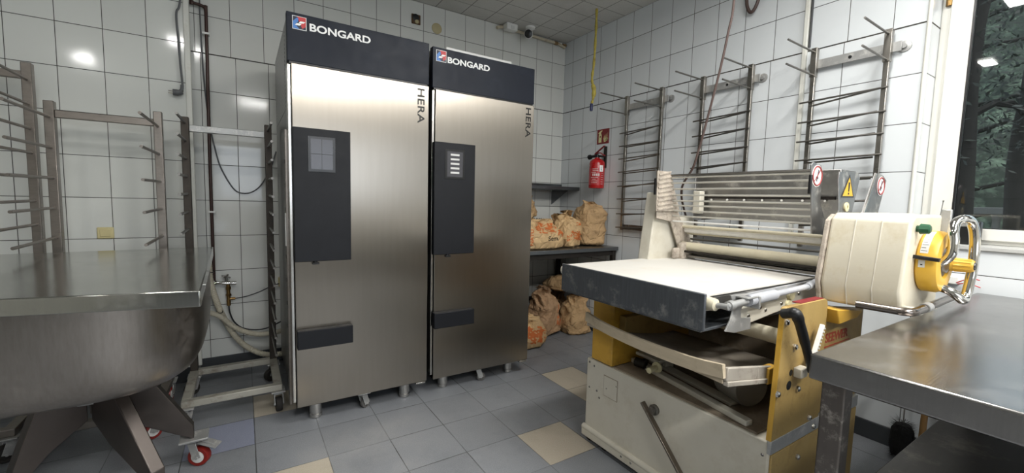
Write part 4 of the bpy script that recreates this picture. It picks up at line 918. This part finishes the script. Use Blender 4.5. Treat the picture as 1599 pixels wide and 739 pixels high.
# solid rear guard
q = MB(); q.prism([(-.655, 1.455), (-.645, 1.455), (-.625, 1.33), (-.60, 1.20), (-.61, 1.20), (-.635, 1.325)], 1, NY+.0, FY-.01); q.box(-.66, -.58, FY-.014, FY-.010, 1.19, 1.45); q.box(-.66, -.50, NY, NY+.004, 1.33, 1.455); q.build('rear_guard_sheet', S_plate, t, bev=.004)
q = MB(); q.box(-.645, -.632, NY+.02, FY-.03, 1.318, 1.332)
q.build('guard_crease', M_grime, t)
q = MB()
for k in range(7): q = MB(); q.lathe([(.007, 0), (.005, .005)], (-.64, NY+.06+k*.095, 1.312), (-1, 0, 0), 8); q.build('rivet', M_flour, t)
MB().box(-.70, -.655, FY-.075, FY-.03, 1.23, 1.36).build('sensor_box', M_cream, t, bev=.004)
q = MB(); q.prism([(-.845, 1.155), (-.79, 1.27), (-.82, 1.40), (-.815, 1.432), (-.625, 1.44), (-.60, 1.42), (-.655, 1.26), (-.64, 1.20), (-.70, 1.155), (-.80, .99), (-.88, .96), (-.90, 1.0)], 1, -2.872, -2.866); wp = q.build('warning_plate', S_plate, t, bev=.001)
q = MB(); q.prism([(-.425, 1.45), (-.33, 1.44), (-.285, 1.42), (-.36, 1.245), (-.55, 1.245)], 1, -2.872, -2.866); vp = q.build('rear_guard_plate', S_plate, t, bev=.001)
MB().bar((-.43, -2.876, 1.445), (-.54, -2.876, 1.25), .012, .006, (0, 1, 0)).build('plate_flange', S_bright, t)
# warning signs
M_wyel = mat('warning_yellow', 'd9a82a', .4, var=.03)
yw = -2.8735; q = MB(); q.prism([(-.785, 1.325), (-.655, 1.328), (-.715, 1.425)], 1, yw-.0006, yw+.001); q.build('warning_triangle', M_black, t, smooth=False)
q = MB(); q.prism([(-.772, 1.332), (-.668, 1.334), (-.716, 1.412)], 1, yw-.0012, yw-.0005); q.build('warning_triangle_fill', M_wyel, t, smooth=False)
q = MB(); q.prism([(-.722, 1.352), (-.712, 1.352), (-.708, 1.392), (-.724, 1.392)], 1, yw-.002, yw-.001); q.box(-.723, -.711, yw-.002, yw-.001, 1.339, 1.347); q.build('exclamation_mark', M_black, t, smooth=False)
def prohib(x, y, z, r, rx=1):
    q = MB(); q.lathe([(r, 0), (r, .0008)], (x, y, z), (0, -1, 0), 32); a = q.build('prohibition_sign', M_lettw, t)
    q = MB(); q.tube([(x+cos(k*pi/16)*r*.86, y-.001, z+sin(k*pi/16)*r*.86) for k in range(32)], r*.08, 6, closed=True); q.bar((x+r*.6, y-.0015, z+r*.6), (x-r*.6, y-.0015, z-r*.6), .0012, r*.10, (0, 0, 1)); q.build('red_ring', mat('faded_red', '9a4444', .5, var=.1), a)
    q = MB(); q.bar((x+r*.22, y-.001, z+r*.55), (x-r*.10, y-.001, z-r*.5), .001, r*.20, (0, 0, 1)); q.bar((x-r*.28, y-.001, z-r*.1), (x+r*.25, y-.001, z-r*.2), .001, r*.12, (0, 0, 1)); q.build('hand_symbol', mat('dark_grey_print', '4a4650', .5, var=.1), a)
prohib(-.898, NY-.0035, 1.412, .046); prohib(-.355, -2.8735, 1.390, .046)
q = MB(); q.lathe([(.020, 0), (.020, .006), (.008, .007), (.008, .003)], (-.725, -2.872, 1.285), (0, -1, 0), 24); q.build('plate_washer', M_paledisp, t)
q = MB(); q.lathe([(.0205, 0), (.0205, .74)], (-.715, NY+.0, 1.135), (0, 1, 0), 20); q.build('flour_roller', M_flour, t)
q = MB(); q.cyl((-.745, NY, 1.152), (-.745, FY, 1.152), .009, 10); q.cyl((-.70, NY, 1.112), (-.70, FY, 1.112), .008, 10); q.build('roller_shaft', M_roller, t)
q = MB(); q.lathe([(.027, 0), (.027, .74)], (-.74, NY, 1.035), (0, 1, 0), 20); q.build('upper_roller', M_roller, t)
q = MB(); q.box(-.76, -.72, NY, FY, .975, .988); q.box(-.74, -.69, NY, FY, 1.002, 1.010); q.cyl((-.70, NY, .99), (-.70, FY, .99), .012, 10); q.cyl((-.66, NY, 1.075), (-.66, FY, 1.075), .006, 8); q.build('scraper_bars', S_rod, t)
q = MB(); q.cyl((-.775, NY, 1.01), (-.775, FY, 1.01), .007, 8); q.build('scraper_shaft', M_grime, t)
q = MB(); q.box(-.80, -.62, FY-.05, FY-.012, .96, 1.06); q.box(-.85, -.79, FY-.035, FY-.01, .965, 1.03); q.build('bearing_block', M_flourd, t, bev=.012)
# near housing with its controls
q = MB(); q.prism([(-.985, .985), (-.955, .905), (-.56, .905), (-.56, 1.25), (-.585, 1.262), (-.90, 1.262), (-.935, 1.24)], 1, -3.148, -2.900); hs = q.build('control_housing', M_creamh, t, bev=.011, seg=3)
q = MB()
for y in (-2.985, -3.065):
    q.tube([(-.957, y, .907), (-.984, y, .985), (-.9365, y, 1.235), (-.90, y, 1.2625), (-.60, y, 1.2625)], .0022, 6)
q.build('housing_seam', M_cream, hs)
q = MB(); q.prism([(-.995, 1.0), (-.965, .895), (-.60, .895), (-.60, 1.20), (-.90, 1.255), (-.945, 1.23)], 1, -2.900, -2.884); q.build('housing_gasket', M_flourd, t, bev=.003)
q = MB(); q.prism([(-1.045, .895), (-.80, .865), (-.85, .84), (-1.02, .835)], 1, -2.99, -2.93); q.build('yellow_housing_foot', M_yellow, t, bev=.004)
dc = Vector((-.765, -3.148, 1.090))
q = MB(); q.lathe([(.06, 0), (.108, 0), (.114, .006), (.114, .042), (.106, .058), (.085, .062), (.060, .060), (.058, .045)], dc, (0, -1, 0), 48); dl = q.build('thickness_dial', M_ydial, t)
q = MB(); q.lathe([(.056, 0), (.056, .052), (.04, .058), (.038, .064), (.018, .066)], dc, (0, -1, 0), 32); q.build('dial_hub', S_rod, dl)
def rim(a0, a1, y0_, y1_, r, m, name, par, n=14):
    q = MB()
    for k in range(n):
        a, b = a0+(a1-a0)*k/n, a0+(a1-a0)*(k+1)/n
        q.poly([(dc.x-cos(c)*r, yy, dc.z+sin(c)*r) for c, yy in ((a, y0_), (b, y0_), (b, y1_), (a, y1_))], [(0, 1, 2, 3)])
    return q.build(name, m, par, smooth=False)
rim(radians(18), radians(75), dc.y-.012, dc.y-.034, .1148, M_paper, 'scale_strip', dl)
for k in range(9): rim(radians(22+6*k), radians(22.9+6*k), dc.y-.014, dc.y-(.026 if k % 2 else .031), .1152, M_black, 'scale_mark', dl, 1)
rim(radians(-8), radians(5), dc.y-.012, dc.y-.030, .1148, M_paper, 'index_label', dl); rim(radians(-4), radians(-2), dc.y-.018, dc.y-.024, .1154, M_black, 'index_mark', dl, 1)
q = MB(); q.bar((-.888, -3.14, 1.112), (-.888, -3.218, 1.106), .016, .013); q.build('dial_pointer', M_black, t, bev=.002)
q = MB(); q.lathe([(.026, 0), (.024, .01), (.022, .055), (.019, .060)], (-.72, -3.212, 1.082), (0, -1, 0), 24)
for k in range(12): q.cyl((-.72+cos(k*pi/6)*.0235, -3.222, 1.082+sin(k*pi/6)*.0235), (-.72+cos(k*pi/6)*.021, -3.266, 1.082+sin(k*pi/6)*.021), .0028, 6)
kn = q.build('dial_knob', M_ydial, t); MB().lathe([(.014, .060), (.012, .064)], (-.72, -3.212, 1.082), (0, -1, 0), 16).build('knob_cap', M_black, kn)
q = MB(); q.tube(smooth_path([(-.84, -3.155, 1.088), (-.82, -3.187, 1.091), (-.82, -3.213, 1.099), (-.82, -3.230, 1.126), (-.82, -3.233, 1.170), (-.815, -3.228, 1.210), (-.79, -3.228, 1.240), (-.755, -3.243, 1.252), (-.715, -3.252, 1.238), (-.70, -3.261, 1.185), (-.70, -3.265, 1.095), (-.70, -3.261, 1.023), (-.71, -3.257, .972), (-.735, -3.256, .956), (-.755, -3.247, .968), (-.765, -3.224, .988), (-.77, -3.193, .997), (-.78, -3.16, .998)], 8), .0150, 16); q.build('dial_handle', S_chrome, t)
q = MB(); q.tube(smooth_path([(-1.098, -3.061, .940), (-1.092, -3.11, .940), (-1.089, -3.150, .940), (-1.085, -3.187, .940), (-1.065, -3.204, .940), (-1.02, -3.206, .940), (-.897, -3.204, .940), (-.643, -3.199, .940), (-.384, -3.198, .940)], 8), .0135, 14); q.build('control_bar', steel('control_bar_steel', '8a817a', .22, (1, 1, 1), .1), t)
q = MB(); q.cyl((-.95, -3.205, .94), (-.90, -3.204, .94), .0165, 14); q.build('bar_clamp', S_galv, t)
q = MB(); q.box(-.96, -.93, -3.20, -3.12, .915, .935); q.cyl((-.80, -3.195, .930), (-.80, -3.195, .920), .010, 10); q.build('bar_bracket', M_cream, t)
q = MB(); q.lathe([(.012, 0), (.012, .008), (.019, .010), (.017, .034), (.012, .038)], (-.885, -3.148, 1.212), (0, -1, 0), 8); q.build('green_button', M_green, t)
q = MB(); q.box(-.60, -.585, -3.175, -3.145, 1.19, 1.285); q.build('end_bracket', S_galv, t, bev=.004)
# loose parts lying in the base of the sheeter
rl = thing('cream_rail', 'long thin cream rail with a plastic knob lying in the sheeter base front', 'rail', (-1.3, -2.5, .463))
MB().bar((-1.245, -2.20, .474), (-1.365, -2.86, .474), .035, .022).build('rail_bar', M_cream, rl, bev=.003)
tag(MB().bar((-1.16, -2.25, .470), (-1.255, -2.74, .470), .05, .014).build('cream_plate', M_cream, None, bev=.002), 'flat cream metal plate lying behind the long thin rail inside the sheeter base', 'plate')
q = MB(); q.prism([(-2.22, .478), (-2.36, .478), (-2.36, .53), (-2.22, .53)], 0, -1.27, -1.10) if False else q.bar((-1.20, -2.215, .515), (-1.20, -2.36, .510), .10, .016); q.bar((-1.16, -2.335, .49), (-1.16, -2.355, .49), .06, .05)
tag(q.build('cream_bracket', M_cream, None, bev=.002), 'small cream bracket plate at the far end inside the sheeter base', 'bracket')
q = MB(); q.lathe([(.016, 0), (.022, .004), (.022, .055), (.016, .06)], (-1.30, -2.255, .492), (.3, -1, 0), 18)
tag(q.build('bristle_roller', M_grime, None), 'short dark knurled roller beside the rail inside the sheeter base', 'roller')
q = MB(); q.lathe([(.013, 0), (.015, .004), (.011, .05), (.012, .06), (.026, .064), (.026, .072)], (-1.36, -2.39, .505), (1, .1, 0), 20)
q.build('knob', M_paledisp, rl)
q = MB(); q.prism([(-1.21, .464), (-.98, .464), (-.98, .54)]+[(-1.085+.125*cos(a), .555+.075*sin(a)) for a in [pi*k/10 for k in range(11)]], 1, -2.83, -2.62) if False else q.lathe([(.03, 0), (.075, .0), (.08, .01), (.08, .12), (.075, .13), (.03, .13)], (-1.17, -2.66, .543), (-.35, -1, 0), 28)
tag(q.build('round_motor_cover', mat('grey_motor_cover', '8b857b', .7, var=.15, dirt='a8a091', dirt_amt=.4), None), 'dusty round motor cover at the near end inside the sheeter base', 'motor cover')

# ------------------------------------------------------------------ workbench
t = thing('workbench', 'stainless steel workbench with lower shelf at the right edge', 'workbench', (-.87, -3.6, 0))
MB().box(-1.70, -.03, -4.05, -3.168, .834, .900).build('worktop', S_bench, t, bev=.006, seg=3)
for x, y in ((-1.645, -3.215), (-.07, -3.215), (-1.645, -4.0), (-.07, -4.0)):
    MB().box(x-.026, x+.026, y-.026, y+.026, .03, .834).build('leg', S_leg, t, bev=.004)
    q = MB(); q.lathe([(.03, 0), (.02, .03)], (x, y, 0), seg=16); q.build('foot', M_rubber, t)
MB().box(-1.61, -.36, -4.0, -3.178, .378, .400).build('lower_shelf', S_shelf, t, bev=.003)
q = MB(); q.box(-1.66, -.06, -3.235, -3.2, .34, .376) if False else q.box(-1.66, -1.63, -4.0, -3.24, .33, .37); q.box(-.36, -.06, -3.24, -3.21, .33, .37); q.build('shelf_brace', S_leg, t)

# ------------------------------------------------------------------ radio, socket, broom behind the bench
t = thing('radio', 'black portable radio with silver strip on the window sill', 'radio', (.08, -3.06, 1.117))
MB().box(.065, .125, -3.140, -2.978, 1.117, 1.232).build('body', M_black, t, bev=.008)
q = MB(); q.box(.0635, .066, -3.130, -2.99, 1.205, 1.224); st = q.build('dial_strip', S_galv, t, bev=.002)
q = MB(); q.box(.0630, .0637, -3.045, -3.02, 1.212, 1.217); q.lathe([(.006, 0), (.005, .002)], (.0637, -3.118, 1.214), (-1, 0, 0), 12); q.build('strip_window', M_black, st)
q = MB(); q.box(.0640, .0652, -3.05, -2.99, 1.13, 1.195); q.build('speaker_grille', mat('dark_grille', '1b1b1d', .7, var=.3, vscale=120), t)
q = MB(); q.cyl((.11, -2.985, 1.228), (.11, -2.992, 1.325), .0022, 8); q.lathe([(.004, 0), (.004, .008)], (.11, -2.992, 1.325), (0, 0, 1), 8); q.build('antenna', S_chrome, t)
t = thing('power_strip', 'small white power socket with red wires on the wall behind the bench', 'socket', (-.02, -3.075, .92))
MB().box(-.035, 0, -3.11, -3.045, .925, .965).build('body', M_white, t, bev=.005); q = MB(); q.lathe([(.006, 0), (.006, .001)], (-.035, -3.07, .948), (-1, 0, 0), 12); q.build('socket_hole', M_black, t)
q = MB(); q.tube(smooth_path([(-.035, -3.10, .935), (-.04, -3.13, .955), (-.04, -3.15, .965), (-.03, -3.175, .958)], 6), .0025, 6); q.tube(smooth_path([(-.035, -3.105, .93), (-.04, -3.14, .938), (-.03, -3.18, .925)], 6), .0025, 6); q.build('red_wire', M_red, t)
t = thing('round_brush', 'round black bristle brush with a thin metal handle leaning under the bench', 'brush', (-.12, -2.985, .02))
q = MB(); rnd = random.Random(5)
q.lathe([(.01, 0), (.04, .01), (.048, .06), (.045, .14), (.03, .17), (.008, .18)], (-.12, -2.985, .02), seg=20)
for k in range(1500):
    a = rnd.uniform(0, 6.28); z = rnd.uniform(.0, .175); d = Vector((cos(a), sin(a), rnd.uniform(-.3, .5))).normalized(); c = Vector((-.12, -2.985, .02+z)); s0 = c+d*.03; e = c+d*rnd.uniform(.05, .066); sd = d.cross(Vector((0, 0, 1))).normalized()*.0012
    q.poly([s0-sd, s0+sd, e], [(0, 1, 2)])
q.build('bristles', M_brush, t, smooth=False); q = MB(); q.cyl((-.12, -2.985, .19), (-.05, -2.96, .80), .003, 8); q.build('wire_handle', S_rod, t)
q = MB(); q.cyl((-.16, -3.065, .0), (-.05, -3.05, .82), .013, 12)
tag(q.build('wooden_stick', M_woodd, None), 'brown wooden broomstick leaning on the wall under the bench', 'stick')
cable('black_floor_cable', [(-.02, -2.845, .50), (-.03, -2.86, .44), (-.04, -2.845, .37), (-.06, -2.81, .33), (-.08, -2.76, .26), (-.12, -2.66, .12), (-.2, -2.5, .012), (-.3, -2.4, .010)], .005, M_cabled, 'black cable dropping down the wall under the bench', 'cable', 8)
